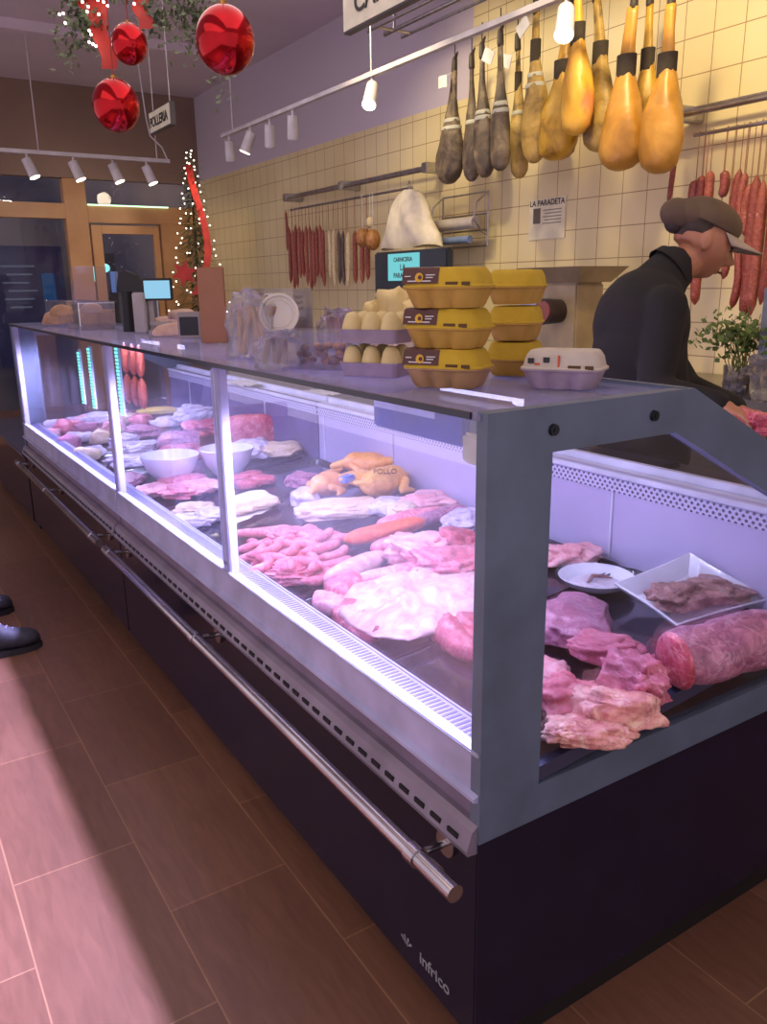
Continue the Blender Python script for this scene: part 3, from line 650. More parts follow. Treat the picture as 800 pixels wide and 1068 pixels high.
# hanging orange sausages inside the far case
for i, (x, l) in enumerate(((133, 'left orange sausage link hanging inside the far case'), (141, 'middle orange sausage link hanging inside the far case'), (148, 'right orange sausage link hanging inside the far case'))):
    p = onx(x, 400, .36); o = thing('orange_sausage', l, 'sausage', (p.x, p.y, 1.235), 0)
    for j in range(2):
        z1 = -.03 - j * .155
        pts = [(0, .004 * math.sin(t * 3), z1 - t * .15) for t in np.linspace(0, 1, 9)]; MB().tube(pts, [.005, .016, .02, .021, .022, .021, .02, .016, .005], 12).build('link', meat('orange_sausage', (176, 74, 54), (200, 96, 70), (220, 140, 110), 20, .1), o)
    MB().cyl((0, 0, 0), (0, 0, -.045), .002, n=6).build('string', PAPER, o)
CY = emis('cyan_glow', (120, 255, 225), 3.2)  # cyan streaks at the glass, built as added emissive strips
for i, (x, y0, y1, l) in enumerate(((83, 365, 420, 'leftmost glowing cyan strip inside the far case'), (94, 362, 425, 'middle glowing cyan strip inside the far case'), (123, 362, 432, 'rightmost and brightest glowing cyan strip inside the far case'))):
    a, b_ = onx(x, y0, .06), onx(x + 1.2, y1, .06); o = thing('cyan_strip', l, 'light', (.06, (a.y + b_.y) / 2, b_.z))
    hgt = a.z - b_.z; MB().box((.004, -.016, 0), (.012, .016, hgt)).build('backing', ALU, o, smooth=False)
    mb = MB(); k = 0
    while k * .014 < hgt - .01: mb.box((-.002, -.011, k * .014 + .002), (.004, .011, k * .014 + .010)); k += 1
    mb.build('glow_row', CY, o, smooth=False)

# ================================================================== THINGS ON THE GLASS TOP
TZ = 1.279
def carton(label, loc, rz, mbase, mlid, printed=None, L=.155, W=.108, group='yellow egg cartons', sc=1., name='egg_carton'):
    o = thing(name, label, 'egg carton', loc, rz, None)
    def ring(s, z, lob, N=72):
        pts = []
        for k in range(N):
            a = 2 * PI * k / N; ca, sa = math.cos(a), math.sin(a); e = 5.
            rr = 1 / ((abs(ca) ** e + abs(sa) ** e) ** (1 / e)); x, y = rr * ca, rr * sa
            l1 = lob * (abs(math.sin(PI * (x * 1.5 + 1.5))) ** .7 - 1) if abs(y) > abs(x) * .999 else lob * (abs(math.sin(PI * (y * 1. + 1.))) ** .7 - 1)
            pts.append((x * (L / 2 * s + l1 * .25), y * (W / 2 * s + l1), z))
        return pts
    MB().loft([ring(.78, .001, .016), ring(.84, .008, .014), ring(.95, .030, .004), ring(.97, .034, 0), ring(1.04, .036, 0), ring(1.04, .0385, 0)]).build('tray', mbase, o)
    MB().loft([ring(1.035, .0388, 0), ring(1.035, .041, 0), ring(.98, .043, 0), ring(.92, .062, .002), ring(.84, .071, .004), ring(.80, .0735, .005), ring(.5, .0735, 0)]).build('lid', mlid, o)
    # clasp slots
    MB().box((.018, -W / 2 * 1.0, .0405), (.042, -W / 2 * .955, .0475)).box((.05, -W / 2 * 1.0, .0405), (.066, -W / 2 * .955, .0475)).build('clasp', mat('carton_shadow', (88, 62, 30), .8), o)
    if printed:
        def patch(x0, x1, prof, n=6):
            mb = MB(); R = []
            for y, z in prof: R.append([(x0 + (x1 - x0) * k / n, y, z) for k in range(n + 1)])
            mb.loft(R, caps=False, closed=False); return mb
        pr = [(-W / 2 * 1.0, .0445), (-W / 2 * .955, .053), (-W / 2 * .93, .0625), (-W / 2 * .85, .0722), (-W / 2 * .70, .0746), (.0, .0746), (W / 2 * .7, .0746)]
        lp = patch(-L / 2 * .93, L / 2 * .04, pr).build('printed_label', mat('label_brown', (84, 48, 40), .6, col2=(74, 40, 36)), o)
        yw = mat('label_yellow', (226, 176, 40), .6)
        MB().lathe([(.0, .0016), (.0085, .0014)], 20, c=(-.036, -W / 2 * .955, .0555), M=Matrix.Rotation(1.42, 4, 'X')).build('emblem', yw, lp)
        MB().lathe([(.0, .0024), (.004, .0022)], 20, c=(-.034, -W / 2 * .955, .0555), M=Matrix.Rotation(1.42, 4, 'X')).build('emblem', mat('label_brown', (84, 48, 40), .6), lp)
        tx = MB()
        for a, b_, z in ((-.066, -.054, .057), (-.022, -.004, .059), (-.022, -.008, .0545), (-.060, -.012, .0485)): tx.box((a, -W / 2 * .985, z), (b_, -W / 2 * .93, z + .0018))
        tx.build('print', PAPER, lp, smooth=False)
    o.scale = (sc, sc, sc); return o
YC = mat('carton_yellow_pulp', (196, 164, 40), .85, col2=(180, 148, 32), scale=20, bump=.3)
YB = mat('carton_yellow_base', (186, 146, 62), .85, col2=(166, 126, 52), scale=20, bump=.3)
GC = mat('carton_grey_pulp', (196, 186, 170), .85, col2=(180, 170, 156), scale=20, bump=.3)
GB = mat('carton_lilac_base', (160, 142, 150), .85, scale=20, bump=.3)
CC = mat('carton_cream_lid', (214, 196, 142), .85, col2=(196, 178, 126), scale=20, bump=.3)
yawc = math.atan2(-.9, .43)
b0 = onz(468, 403, TZ)
for k, (dx, ry, l) in enumerate(((0, .04, 'bottom yellow egg carton with brown printed label in the front stack'), (.004, -.05, 'middle yellow egg carton with brown printed label in the front stack'), (-.003, .03, 'topmost yellow egg carton with brown printed label in the front stack'))):
    carton(l, (b0.x + dx, b0.y + dx, TZ + k * .0738), yawc + ry, YB if k else mat('carton_base_rosy', (176, 138, 96), .85, scale=20, bump=.3), YC, True)
b1 = onz(537, 390, TZ)
b1 = Vector((.335, .245, 0)) if False else b1
for k, (ry, l) in enumerate(((.0, 'bottom yellow egg carton of the plain rear stack'), (.06, 'middle yellow egg carton of the plain rear stack'), (-.04, 'topmost yellow egg carton of the plain rear stack'))):
    carton(l, (b1.x, b1.y, TZ + k * .0738), yawc + ry + .15 - PI / 2, YB, YC, False, sc=.96)
b2 = onz(588, 404, TZ)
g = carton('grey white egg carton with small dark and orange prints near the end frame', (b2.x, b2.y, TZ), yawc + .12, GB, GC, False, sc=.96)
pm = MB().box((-.06, -.0525, .050), (-.048, -.0505, .060), None).box((-.03, -.0525, .052), (-.018, -.0505, .062)).build('dark_print', INK, g)
MB().box((-.002, -.053, .044), (.002, -.0508, .066)).box((-.047, -.0525, .047), (-.036, -.0515, .051)).build('orange_print', mat('print_orange', (206, 88, 40), .6), g)
b3 = onz(394, 391, TZ)
for k, l in enumerate(('lower cream topped egg carton left of the front stack', 'upper cream topped egg carton left of the front stack')):
    o = thing('egg_carton', l, 'egg carton', (b3.x, b3.y, TZ + k * .070), yawc + .05)
    mb = MB(); mb.loft([rrect(.066, .042, .012, .001), rrect(.072, .048, .012, .028), rrect(.074, .05, .012, .030)]).build('tray', GB, o)
    for ix in (-1, 0, 1):
        for iy in (-1, 1):
            MB().lathe([(.023, .030), (.0225, .036), (.018, .052), (.012, .062), (.006, .0655), (.0005, .066)], 20, c=(ix * .0475, iy * .0235, 0)).build('egg_cup', CC, o)
# clear tubs
def bin_(loc, rz, lx, ly, h, label, name='plastic_bin', flare=1.25, cat='bin'):
    o = thing(name, label, cat, loc, rz)
    MB().loft([rrect(lx / 2, ly / 2, .012, .0), rrect(lx / 2 * flare, ly / 2 * flare, .014, h), rrect(lx / 2 * flare + .008, ly / 2 * flare + .008, .016, h + .002), rrect(lx / 2 * flare + .008, ly / 2 * flare + .008, .016, h - .002), rrect(lx / 2 * flare - .003, ly / 2 * flare - .003, .012, h - .003), rrect(lx / 2 - .003, ly / 2 - .003, .01, .003)], caps=False).loft([rrect(lx / 2, ly / 2, .012, 0), rrect(lx / 2, ly / 2, .012, .002)]).build('tub', CLEAR, o)
    return o
b4 = onz(336, 384, TZ)
random.seed(3)
bn = bin_((b4.x + .02, b4.y + .03, TZ), yawc + .12, .17, .13, .085, 'clear plastic bin of reddish brown snacks in front of the round lid')
nutm = [mat('snack_brown', (130, 84, 60), .6, col2=(100, 60, 44), scale=60), mat('snack_orange', (176, 124, 84), .6, scale=60)]
ct = thing('snack_pile', 'reddish brown bagged snacks inside the clear bin', 'snacks', (b4.x + .02, b4.y + .03, TZ + .004), yawc + .12)
for i in range(34):
    x, y = random.uniform(-.065, .065), random.uniform(-.045, .045); MB().sph((x, y, .012 + .016 * (i % 3)), .0105, (1.2, 1, .9), sub=2).build('snack', nutm[i % 2], ct)
def bagmesh(seed, sx, sy, sz): 
    return blobmesh(sx, sy, sz, seed, .2, .22, .7, 4)
BAG = glass('bag_film', (240, 238, 240), 1.0, .12, haze=.18)
def bag_of_sticks(loc, rz, label, n=14, ln=.13, colr=(214, 178, 122), spread=.09, s=1.):
    o = thing('breadstick_bag', label, 'bag', loc, rz); sm = mat('breadstick%d' % colr[0], colr, .7, col2=tuple(int(c * .8) for c in colr), scale=30)
    for i in range(n):
        a = random.uniform(-.35, .35); x = random.uniform(-spread / 2, spread / 2); y = random.uniform(-.025, .025)
        MB().tube([(x - math.sin(a) * ln * .35, y, .012), (x, y + .005, .012 + ln * .45), (x + math.sin(a) * ln * .5, y, .012 + ln * .85)], [.006, .0085, .006], 8).build('breadstick', sm, o)
    mb = MB(); mb.b.free(); mb.b = bagmesh(n, spread / 2 + .03, .05, ln / 2 + .01); mb.build('bag', BAG, o); o.scale = (s, s, s); return o
b5 = onz(262, 374, TZ)
bag_of_sticks((b5.x + .02, b5.y, TZ), yawc, 'clear bag of yellow breadsticks leaning left of the round lid', 16, .15, (206, 160, 84), .10, 1.)
b6 = onz(292, 384, TZ)
bag_of_sticks((b6.x + .0, b6.y, TZ), yawc, 'small clear bag of striped snacks between breadsticks and clear bin', 8, .07, (150, 120, 96), .05)
b5b = onz(325, 365, TZ)
bag_of_sticks((b5b.x + .1, b5b.y + .02, TZ), yawc, 'small rosy snack bag just right of the round lid', 8, .10, (196, 140, 120), .05)
# round white lid leaning upright, facing us
lp = atd(291, 327, depth(onz(291, 372, TZ)) - .10)
o = thing('tub_lid', 'round cream plastic lid standing on edge facing us', 'lid', lp)
lm = mat('lid_cream', (222, 214, 196), .4)
Mx = Vector(CAM) - lp; Mq = Mx.to_track_quat('Z', 'Y').to_matrix().to_4x4()
MB().lathe([(.0005, .004), (.030, .004), (.032, .006), (.0335, .004), (.040, .004), (.042, .008), (.0475, .008), (.048, .0), (.046, -.004), (.044, 0), (.0005, 0)], 40, M=Mq @ Matrix.Scale(1.12, 4)).build('disc', lm, o)
# box standing open behind with dark chevrons
p = onz(272, 368, TZ); p = Vector((p.x + .06, p.y + .05, TZ))
o = thing('snack_box', 'tall clear display box with dark chevron marks behind the round lid', 'box', (p.x, p.y, TZ), yawc)
MB().box((-.095, -.002, 0), (-.092, .09, .185)).box((.092, -.002, 0), (.095, .09, .185)).box((-.095, .087, 0), (.095, .09, .185)).box((-.095, -.002, 0), (.095, .09, .004)).build('case', CLEAR, o, smooth=False)
mb = MB()
for sx in (-.062, .05):
    for k in range(3):
        zz = .118 + k * .017
        mb.prism([(sx - .016, zz + .006), (sx, zz), (sx + .016, zz + .006), (sx + .016, zz + .014), (sx, zz + .008), (sx - .016, zz + .014)], .078, .0865)
mb.build('chevron_mark', INK, o, smooth=False)
MB().box((-.085, .08, .10), (-.04, .086, .17)).box((.03, .08, .10), (.075, .086, .17)).build('packet', PAPER, o, smooth=False)
for i in range(7): MB().sph((-.03 + .012 * i, .05, .10 + .012 * math.sin(i * 2)), .012, (1.2, 1, 1), sub=2).build('snack', nutm[0], o)
MB().box((-.085, .01, .004), (.085, .08, .092)).build('filling', mat('filling_tan', (170, 136, 108), .7, scale=40), o, smooth=False)
# cheese / bread tray behind the cream cartons
p = onz(392, 366, TZ); p = Vector((p.x + .1, p.y + .06, TZ))
o = bin_((p.x, p.y, TZ), yawc + .1, .20, .13, .10, 'wide clear tray under the pale cheese wedges', 'plastic_tray', 1.1, 'tray')
random.seed(9)
CH = mat('cheese_pale', (222, 200, 138), .6, col2=(206, 182, 118), scale=12)
for i, (x, y, z, s, l) in enumerate(((-.05, 0, .005, 1.15, 'left'), (.045, -.01, .005, 1.1, 'right'), (0, .02, .085, 1.1, 'topmost'), (.06, .02, .08, .8, 'upper right'), (-.06, .01, .082, .75, 'upper left'))):
    mb = MB(); mb.b.free(); mb.b = blobmesh(.048 * s, .04 * s, .045 * s, 200 + i, .25, .1, .8, 3)
    w = mb.build('bread_roll', CH); M4 = Matrix.Rotation(yawc + .1, 4, 'Z'); q = M4 @ Vector((x, y, z)); w.location = (p.x + q.x, p.y + q.y, TZ + z)
    tag(w, l + ' pale yellow bread piece heaped in the clear tray behind the cartons', 'bread')
# bread box far left
p1, p2 = onz(40, 337, TZ), onz(100, 345, TZ)
cx = (p1 + p2) / 2; cx.x += .08
o = bin_((cx.x, cx.y, TZ), PI / 2 * .98 + PI, .95, .17, .13, 'long clear bread container at the far left of the glass top', 'bread_container', 1.02, 'container')
MB().box((-.10, -.09, .0), (.12, .09, .004), Matrix.Translation((.40, .0, .20)) @ Matrix.Rotation(-.9, 4, 'Y')).build('open_lid', CLEAR, o, smooth=False)
BR = mat('bread_crust', (186, 150, 116), .7, col2=(150, 112, 84), scale=14)
BP = mat('bread_pale', (206, 176, 160), .7, col2=(180, 146, 128), scale=14)
for i, (px, py, w, h, k) in enumerate(((58, 332, 26, 14, 0), (74, 330, 30, 15, 1), (92, 332, 26, 14, 0), (78, 319, 34, 11, 0), (64, 324, 22, 9, 0), (96, 322, 22, 9, 1))):
    bb = 'lower' if py > 325 else 'upper'
    up = TZ + (.006 if py > 325 else .072)
    blob(px, py, w, h, .075 if py > 325 else .05, BR if k == 0 else BP, 'bread_loaf', '%s bread loaf number position %s in the far left container' % (bb, ''), 'bread', seed=220 + i, base=up, amp=.12, rough=.06, sub=3)['label'] = [
        'leftmost lower bread loaf in the far left container', 'middle lower pale loaf in the far left container', 'rightmost lower loaf in the far left container',
        'wide crusty loaf on top in the far left container', 'small crusty loaf at top left in the far left container', 'pale loaf at top right in the far left container'][i]
for i, (px, py, w, h, l) in enumerate(((160, 340, 26, 10, 'left end of the wrapped loaves before the brown board'), (176, 335, 34, 14, 'long wrapped baguette pointing up before the brown board'), (190, 328, 26, 18, 'pale wrapped loaf touching the dark box'), (182, 344, 44, 9, 'flat wrapped loaf at the bottom before the brown board'))):
    blob(px, py, w, h, .05, BP, 'wrapped_loaf', l, 'bread', seed=240 + i, base=TZ + .002 + (.04 if i == 2 else 0), amp=.15, rough=.1, sub=3, rot=15)
# brown board, dark box
pa, pb = onz(211, 350, TZ), onz(236, 350, TZ); d = depth(pa)
p = atd(222, 345, 2.9); hh = atd(222, 279, 2.9).z - TZ
o = MB().box((-.042, -.008, 0), (.052, .008, hh), bev=.003).build('wooden_board', mat('board_wood', (150, 100, 66), .5, col2=(128, 84, 54), scale=4), smooth=False, loc=(p.x, p.y, TZ), rot=(0, 0, -.56)); tag(o, 'upright brown wooden board standing on the glass top', 'board')
p = atd(199, 340, 3.2); o = thing('card_terminal', 'small dark fronted box left of the brown wooden board', 'box', (p.x, p.y, TZ), -.56)
MB().box((-.045, -.03, 0), (.045, .05, .10), bev=.004).build('body', mat('terminal_grey', (150, 140, 136), .5), o, smooth=False)
MB().box((-.036, -.032, .012), (.036, -.029, .082)).build('screen', BLACK, o, smooth=False)
# hanging blue ticket box and beige box under the glass near the end post
p = onx(430, 436, .13)
o = thing('price_display', 'dark blue display box with pale band fixed under the glass top', 'display', (.15, 0, 0)); y0, y1 = onx(484, 440, .09).y, onx(389, 436, .09).y
MB().box((-.06, y0, 1.19), (.06, y1, 1.262), bev=.005).build('body', mat('dark_blue_plastic', (26, 40, 150), .9, col2=(22, 34, 130), spec=.1), o, smooth=False)
MB().box((-.063, y0 + (y1 - y0) * .28, 1.232), (-.060, y1 - .01, 1.245)).build('pale_band', mat('pale_band', (190, 196, 240), .3), o, smooth=False)
o = thing('small_box', 'small beige box with a dark triangle mark beside the end post', 'box', (.05, .058, 1.188))
MB().box((-.03, -.03, 0), (.03, .03, .050), bev=.006).build('body', mat('beige_plastic', (244, 236, 196), .5), o, smooth=False)
mb = MB(); t3 = [(-.016, -.012), (.016, -.012), (0, .014)]
for a, b_ in zip(t3, t3[1:] + t3[:1]): mb.cyl((a[0], a[1], .051), (b_[0], b_[1], .051), .0015, n=6)
mb.build('triangle_mark', INK, o)
MB().box((-.02, -.02, .05), (.02, .02, .068)).build('hanger', FRAME, o, smooth=False)
# papers on rear ledge
for i, (x, y, w, l) in enumerate(((252, 398, .30, 'larger sheet of paper on the rear worktop beneath the glass'), (335, 408, .22, 'smaller crumpled paper on the rear worktop beneath the glass'))):
    p = onz(x, y, .985); 
    mb = MB(); R = []
    for a in range(9): R.append([(-.11 + .22 * a / 8, -w / 2 + w * b_ / 8, .004 + .012 * noise.noise(Vector((a * .6, b_ * .6, i * 5)))) for b_ in range(9)])
    o = mb.loft(R, caps=False, closed=False).build('paper_sheet', PAPER); o.location = (min(p.x, 1.07), p.y, .976); o.scale.x = .55; tag(o, l, 'paper')
# tools on rear worktop seen through end window
o = MB().box((-.05, -.14, 0), (.05, .14, .012), bev=.004).cyl((0, .14, .006), (0, .26, .006), .008, n=10).build('knife_block', mat('dark_utensil', (46, 40, 52), .4), loc=(1.05, .62, .971)); tag(o, 'dark utensil lying on the rear worktop seen through end window', 'utensil'); o.name = 'utensil'

# ================================================================== BACK WALL: worktop, machines
CT = mat('rear_counter_steel', (150, 140, 118), .35, .6)
o = thing('back_counter', 'steel topped back counter under the tiled wall', 'counter', (2.2, 0, 0))
MB().box((-.30, -2.2, 0), (.295, 4.2, 1.02)).build('cabinet', mat('back_cabinet', (120, 108, 92), .5), o, smooth=False)
MB().box((-.33, -2.2, 1.02), (.298, 4.2, 1.06), bev=.006).build('worktop', CT, o, smooth=False)
WZ = 1.061
# grinder
p = onx(593, 345, 2.15); o = thing('meat_grinder', 'steel meat grinder with flared hopper tray on the back counter', 'grinder', (2.15, p.y, WZ), 0)
a = onx(560, 280, 2.15); b_ = onx(627, 281, 2.15); zt = a.z - WZ; wy = (a.y - b_.y) / 2
gm = mat('grinder_warm_steel', (170, 150, 116), .45, .35)
MB().loft([[(-.10, -wy * .75, zt - .07), (.10, -wy * .75, zt - .07), (.10, wy * .75, zt - .07), (-.10, wy * .75, zt - .07)], [(-.16, -wy, zt), (.16, -wy, zt), (.16, wy, zt), (-.16, wy, zt)]]).build('hopper_tray', gm, o, smooth=False)
MB().box((-.09, -wy * .62, 0), (.09, wy * .62, zt - .07), bev=.01).build('body', gm, o, smooth=False)
MB().cyl((-.09, -.02, zt - .20), (-.19, -.02, zt - .20), .055, .06, n=24).build('grinder_head', mat('grinder_dark', (58, 44, 44), .4, .4), o)
MB().cyl((-.19, -.02, zt - .20), (-.20, -.02, zt - .20), .048, n=24).build('plate', mat('grinder_meat', (130, 70, 60), .5), o)
MB().box((-.08, wy * .66, 0), (.08, wy * .62 + .14, zt - .06), bev=.008).cyl((-.085, wy * .75, zt - .15), (-.10, wy * .75, zt - .15), .014, n=16).build('motor_box', STEEL, o)
# dark monitor with cyan sign
p = onx(430, 300, 2.0); o = thing('monitor', 'dark monitor showing a bright cyan sign below the white bag', 'monitor', (2.0, p.y, WZ), 0)
m1, m2 = onx(466, 258, 2.0), onx(390, 258, 2.0); zt = m1.z - WZ
MB().box((0, m1.y - p.y + .0, .05), (.05, m2.y - p.y, zt), bev=.01).build('housing', mat('monitor_navy', (40, 46, 56), .45), o, smooth=False)
MB().box((-.03, -.1, 0), (.1, .1, .05)).build('base', BLACK, o, smooth=False)
s1, s2 = onx(437, 263, 1.995), onx(405, 293, 1.995)
MB().box((-.006, s1.y - p.y, s2.z - WZ), (-.001, s2.y - p.y, s1.z - WZ)).build('screen', emis('cyan_screen', (120, 208, 214), 1.0), o, smooth=False)
RT = Matrix.Rotation(-PI / 2, 4, 'Z') @ Matrix.Rotation(PI / 2, 4, 'X')
cxs = ((s1.y + s2.y) / 2 - p.y); zs = s1.z - WZ
for tx_, dz, sz in (('CARNICERIA', .035, .034), ('LA', .080, .05), ('PARADETA', .125, .040)):
    text(tx_, sz, INK, o, Matrix.Translation((-.008, cxs, zs - dz)) @ RT, 'lettering', .0004, .0008)
# white bag
p = onx(427, 198, 2.2); zb = onx(430, 258, 2.2).z
o = thing('white_bag', 'large white cloth bag hanging from the left rail', 'bag', (2.2, p.y, p.z))
R = []
for i in range(14):
    t = i / 13; hw = .05 + .27 * t ** .62 + .012 * math.sin(t * 9); dp = .03 + .05 * math.sin(t * PI * .8); z = -(p.z - zb) * t
    R.append([(dp * math.cos(2 * PI * k / 28) * (1 + .2 * math.sin(5 * k + i * .4)), hw * math.sin(2 * PI * k / 28) - .01 * t, z + .008 * math.sin(k * .8) * t) for k in range(28)])
MB().loft(R).build('cloth', mat('white_cloth', (226, 214, 190), .9, scale=12), o)
MB().tube([(0, 0, -.0), (0, .015, .03), (0, .0, .05), (0, -.015, .03), (0, 0, 0)], .004).build('hook', STEEL, o)
# film dispenser
a, b_ = onx(465, 207, 2.46), onx(511, 256, 2.46); p = (a + b_) / 2
o = thing('film_dispenser', 'steel wire film dispenser with a roll on the tiled wall', 'dispenser', (2.46, p.y, p.z)); hy, hz = (a.y - b_.y) / 2, (a.z - b_.z) / 2
mb = MB()
for z in (-hz, -hz * .4, hz * .2, hz): mb.cyl((-.02, -hy, z), (-.02, hy, z), .005, n=8)
for y in (-hy, hy): mb.cyl((-.02, y, -hz), (-.02, y, hz), .006, n=8); mb.tube([(-.02, y, hz), (-.10, y * .98, hz * .6), (-.12, y * .96, 0), (-.06, y, -hz * .5), (-.02, y, -hz * .6)], .005)
mb.build('wire_rack', STEEL, o)
MB().cyl((-.09, -hy * .9, -.02), (-.09, hy * .9, -.02), .035, n=24).build('film_roll', mat('film_roll', (206, 196, 190), .2, .2), o)
MB().cyl((-.08, -hy * .6, -hz * .75), (-.08, hy * .8, -hz * .75), .022, n=20).build('blue_roll', mat('blue_roll', (130, 150, 200), .4), o)
# poster
a, b_ = onx(552, 209, 2.49), onx(588, 248, 2.49)
o = thing('poster', 'white paper poster headed LA PARADETA on the tiles', 'poster', (2.494, (a.y + b_.y) / 2, (a.z + b_.z) / 2)); hy, hz = (a.y - b_.y) / 2, (a.z - b_.z) / 2
MB().box((-.001, -hy, -hz), (.004, hy, hz)).build('sheet', mat('poster_paper', (240, 230, 196), .8), o, smooth=False)
text('LA PARADETA', .042, INK, o, Matrix.Translation((-.003, 0, hz * .78)) @ RT, 'lettering', .0004, .0006)
text('19,95 \u20ac', .026, INK, o, Matrix.Translation((-.003, -hy * .1, hz * .42)) @ RT, 'lettering', .0004, .0004) if False else None
mb = MB().box((-.003, hy * .35, -hz * .2), (-.0012, hy * .75, hz * .55)); mb.build('picture', mat('poster_picture', (110, 100, 84), .7, scale=60), o, smooth=False)
mb = MB()
for k in range(5): mb.box((-.003, -hy * .8, hz * (.40 - k * .16)), (-.0012, hy * (.2 - .1 * (k % 2)), hz * (.45 - k * .16)))
mb.build('printed_line', mat('print_grey', (150, 140, 120), .7), o, smooth=False)

# ================================================================== rails, hanging sausages
RZ = 2.155; RX = 2.36
def rail(y0, y1, label, brs):
    o = thing('hanging_rail', label, 'rail', (RX, y0, RZ))
    MB().cyl((0, 0, 0), (0, y1 - y0, 0), .012, n=14).cyl((.06, 0, .028), (.06, y1 - y0, .028), .009, n=12).build('bar', STEEL, o)
    for y in brs: MB().box((-.02, y - y0 - .03, -.02), (.135, y - y0 + .03, .04), bev=.005).build('wall_bracket', STEEL, o, smooth=False)
    MB().cyl((-.05, .1, -.10), (-.05, (y1 - y0) * .9, -.10), .008, n=10).build('lower_bar', STEEL, o); return o
rail(3.45, onx(297, 212, RX).y, 'steel hanging rail at left carrying sausages and the white bag', (3.47, onx(357, 197, RX).y, onx(299, 212, RX).y))
rail(-.6, onx(707, 130, RX).y + .1, 'steel hanging rail at right carrying long red sausages', (onx(707, 130, RX).y, .3))
FU = [meat('fuet_red', (122, 42, 32), (150, 64, 46), (190, 130, 110), 40, .2, .5), meat('fuet_rosy', (140, 58, 44), (168, 84, 62), (220, 160, 130), 40, .2, .5),
      meat('fuet_dark', (66, 50, 46), (96, 74, 64), (130, 110, 96), 40, .2, .5), meat('fuet_cream', (206, 184, 140), (224, 204, 160), (236, 220, 190), 40, .2, .5), meat('fuet_brown', (150, 96, 44), (180, 122, 56), (206, 160, 96), 30, .2, .5)]
def hang(px, y0, y1, r, k, label, X=RX - .05, zt=None, group=None, bulge=0):
    a, b_ = onx(px, y0, X), onx(px + .0, y1, X); a.y, L = a.y, a.z - b_.z; zt = zt or RZ - .10
    o = thing('hanging_sausage', label, 'sausage', (X, a.y, zt), 0, group)
    top = zt - a.z
    pts = []; rad = []; bend = random.uniform(-.02, .02)
    for i in range(13):
        t = i / 12; pts.append((0, bend * math.sin(t * PI), -top - L * t)); e = (1 - abs(2 * t - 1) ** 6) ** .5 if 0 < t < 1 else .15
        rad.append(r * e * (1 + .08 * noise.noise(Vector((t * 6, px, 0)))))
    MB().tube(pts, rad, 12).build('sausage_body', FU[k], o)
    MB().cyl((0, 0, .012), (0, 0, -max(top, .01) - .01), .0022, n=6).build('string', mat('string_tan', (160, 110, 80), .8), o)
    return o
random.seed(21)
rs = [(704, 118, 214, .012, 0, 1), (726, 188, 214, .022, 1, 0), (733, 183, 216, .022, 0, 0), (741, 178, 214, .02, 1, 0), (755, 178, 206, .02, 0, 0), (772, 176, 262, .020, 0, 0), (783, 192, 246, .02, 1, 0), (790, 182, 300, .024, 0, 0), (797, 188, 330, .024, 1, 0), (758, 250, 291, .016, 0, 0), (769, 258, 322, .018, 0, 0), (784, 248, 330, .026, 0, 0), (730, 255, 318, .022, 0, 0), (806, 196, 318, .022, 0, 0), (778, 180, 232, .018, 1, 0), (748, 262, 286, .012, 1, 0)]
pl = ['thin red sausage hanging highest beside the rightmost ham', 'short rosy sausage just above the cap, leftmost', 'short red sausage above the crown of the cap', 'rosy sausage above the middle of the cap', 'red sausage above the front of the cap', 'long red sausage hanging behind the cap brim', 'rosy sausage hanging right of the cap brim', 'thick long red sausage near the right picture edge', 'thick rosy sausage at the right picture edge reaching low', 'short red sausage below the cap brim', 'dark red sausage hanging low beyond the face', 'wide red sausage low beside the parsley', 'orange red sausage hanging behind the chin', 'red sausage furthest right on the rail', 'slim rosy sausage behind the cap brim tip', 'slim short rosy sausage before the nose']
for (x, y0, y1, r, k, z), l in zip(rs, pl): hang(x, y0, y1, r, k, l)
ls = []
for i in range(11): ls.append((301 + i * 3.6, 236 + 3 * math.sin(i * 2), 296 + 8 * math.sin(i * 1.3), .016, (0, 1)[i % 2], 'long red sausage in the dense bunch at the left rail'))
ls += [(298, 219, 262, .010, 0, None), (343, 240, 290, .016, 3, None), (348, 238, 300, .014, 3, None), (353, 240, 296, .016, 2, None), (358, 240, 298, .014, 2, None), (363, 242, 282, .018, 3, None), (370, 240, 296, .018, 0, None), (377, 242, 296, .018, 1, None), (383, 238, 292, .018, 0, None), (362, 262, 300, .014, 3, None)]
lab2 = ['thin red sausage alone at the left end of the rail', 'cream sausage next to the red bunch', 'long slim cream sausage in mid rail', 'dark sausage between cream ones', 'slim dark sausage in mid rail', 'thick short cream sausage in mid rail', 'dark red sausage right of the cream ones', 'rosy sausage in the right group of the left rail', 'rightmost red sausage of the left rail', 'low hanging cream sausage in mid rail']
for i, (x, y0, y1, r, k, l) in enumerate(ls):
    hang(x, y0, y1, r, k, l or lab2[i - 11], group='red sausages bunched at the left rail' if l else None)
for i, (x, y, r, l) in enumerate(((378, 248, .05, 'left round brown cured piece hanging by the white bag'), (389, 250, .055, 'right round brown cured piece hanging by the white bag'), (386, 232, .03, 'small knotted cream piece above the round brown ones'))):
    p = onx(x, y, RX - .14); o = thing('cured_piece', l, 'cured meat', p)
    MB().sph((0, 0, 0), r, (.9, .9, 1.25)).build('body', FU[4 if i < 2 else 3], o); MB().cyl((0, 0, r), (0, 0, RZ - .1 - p.z), .002, n=6).build('string', PAPER, o)

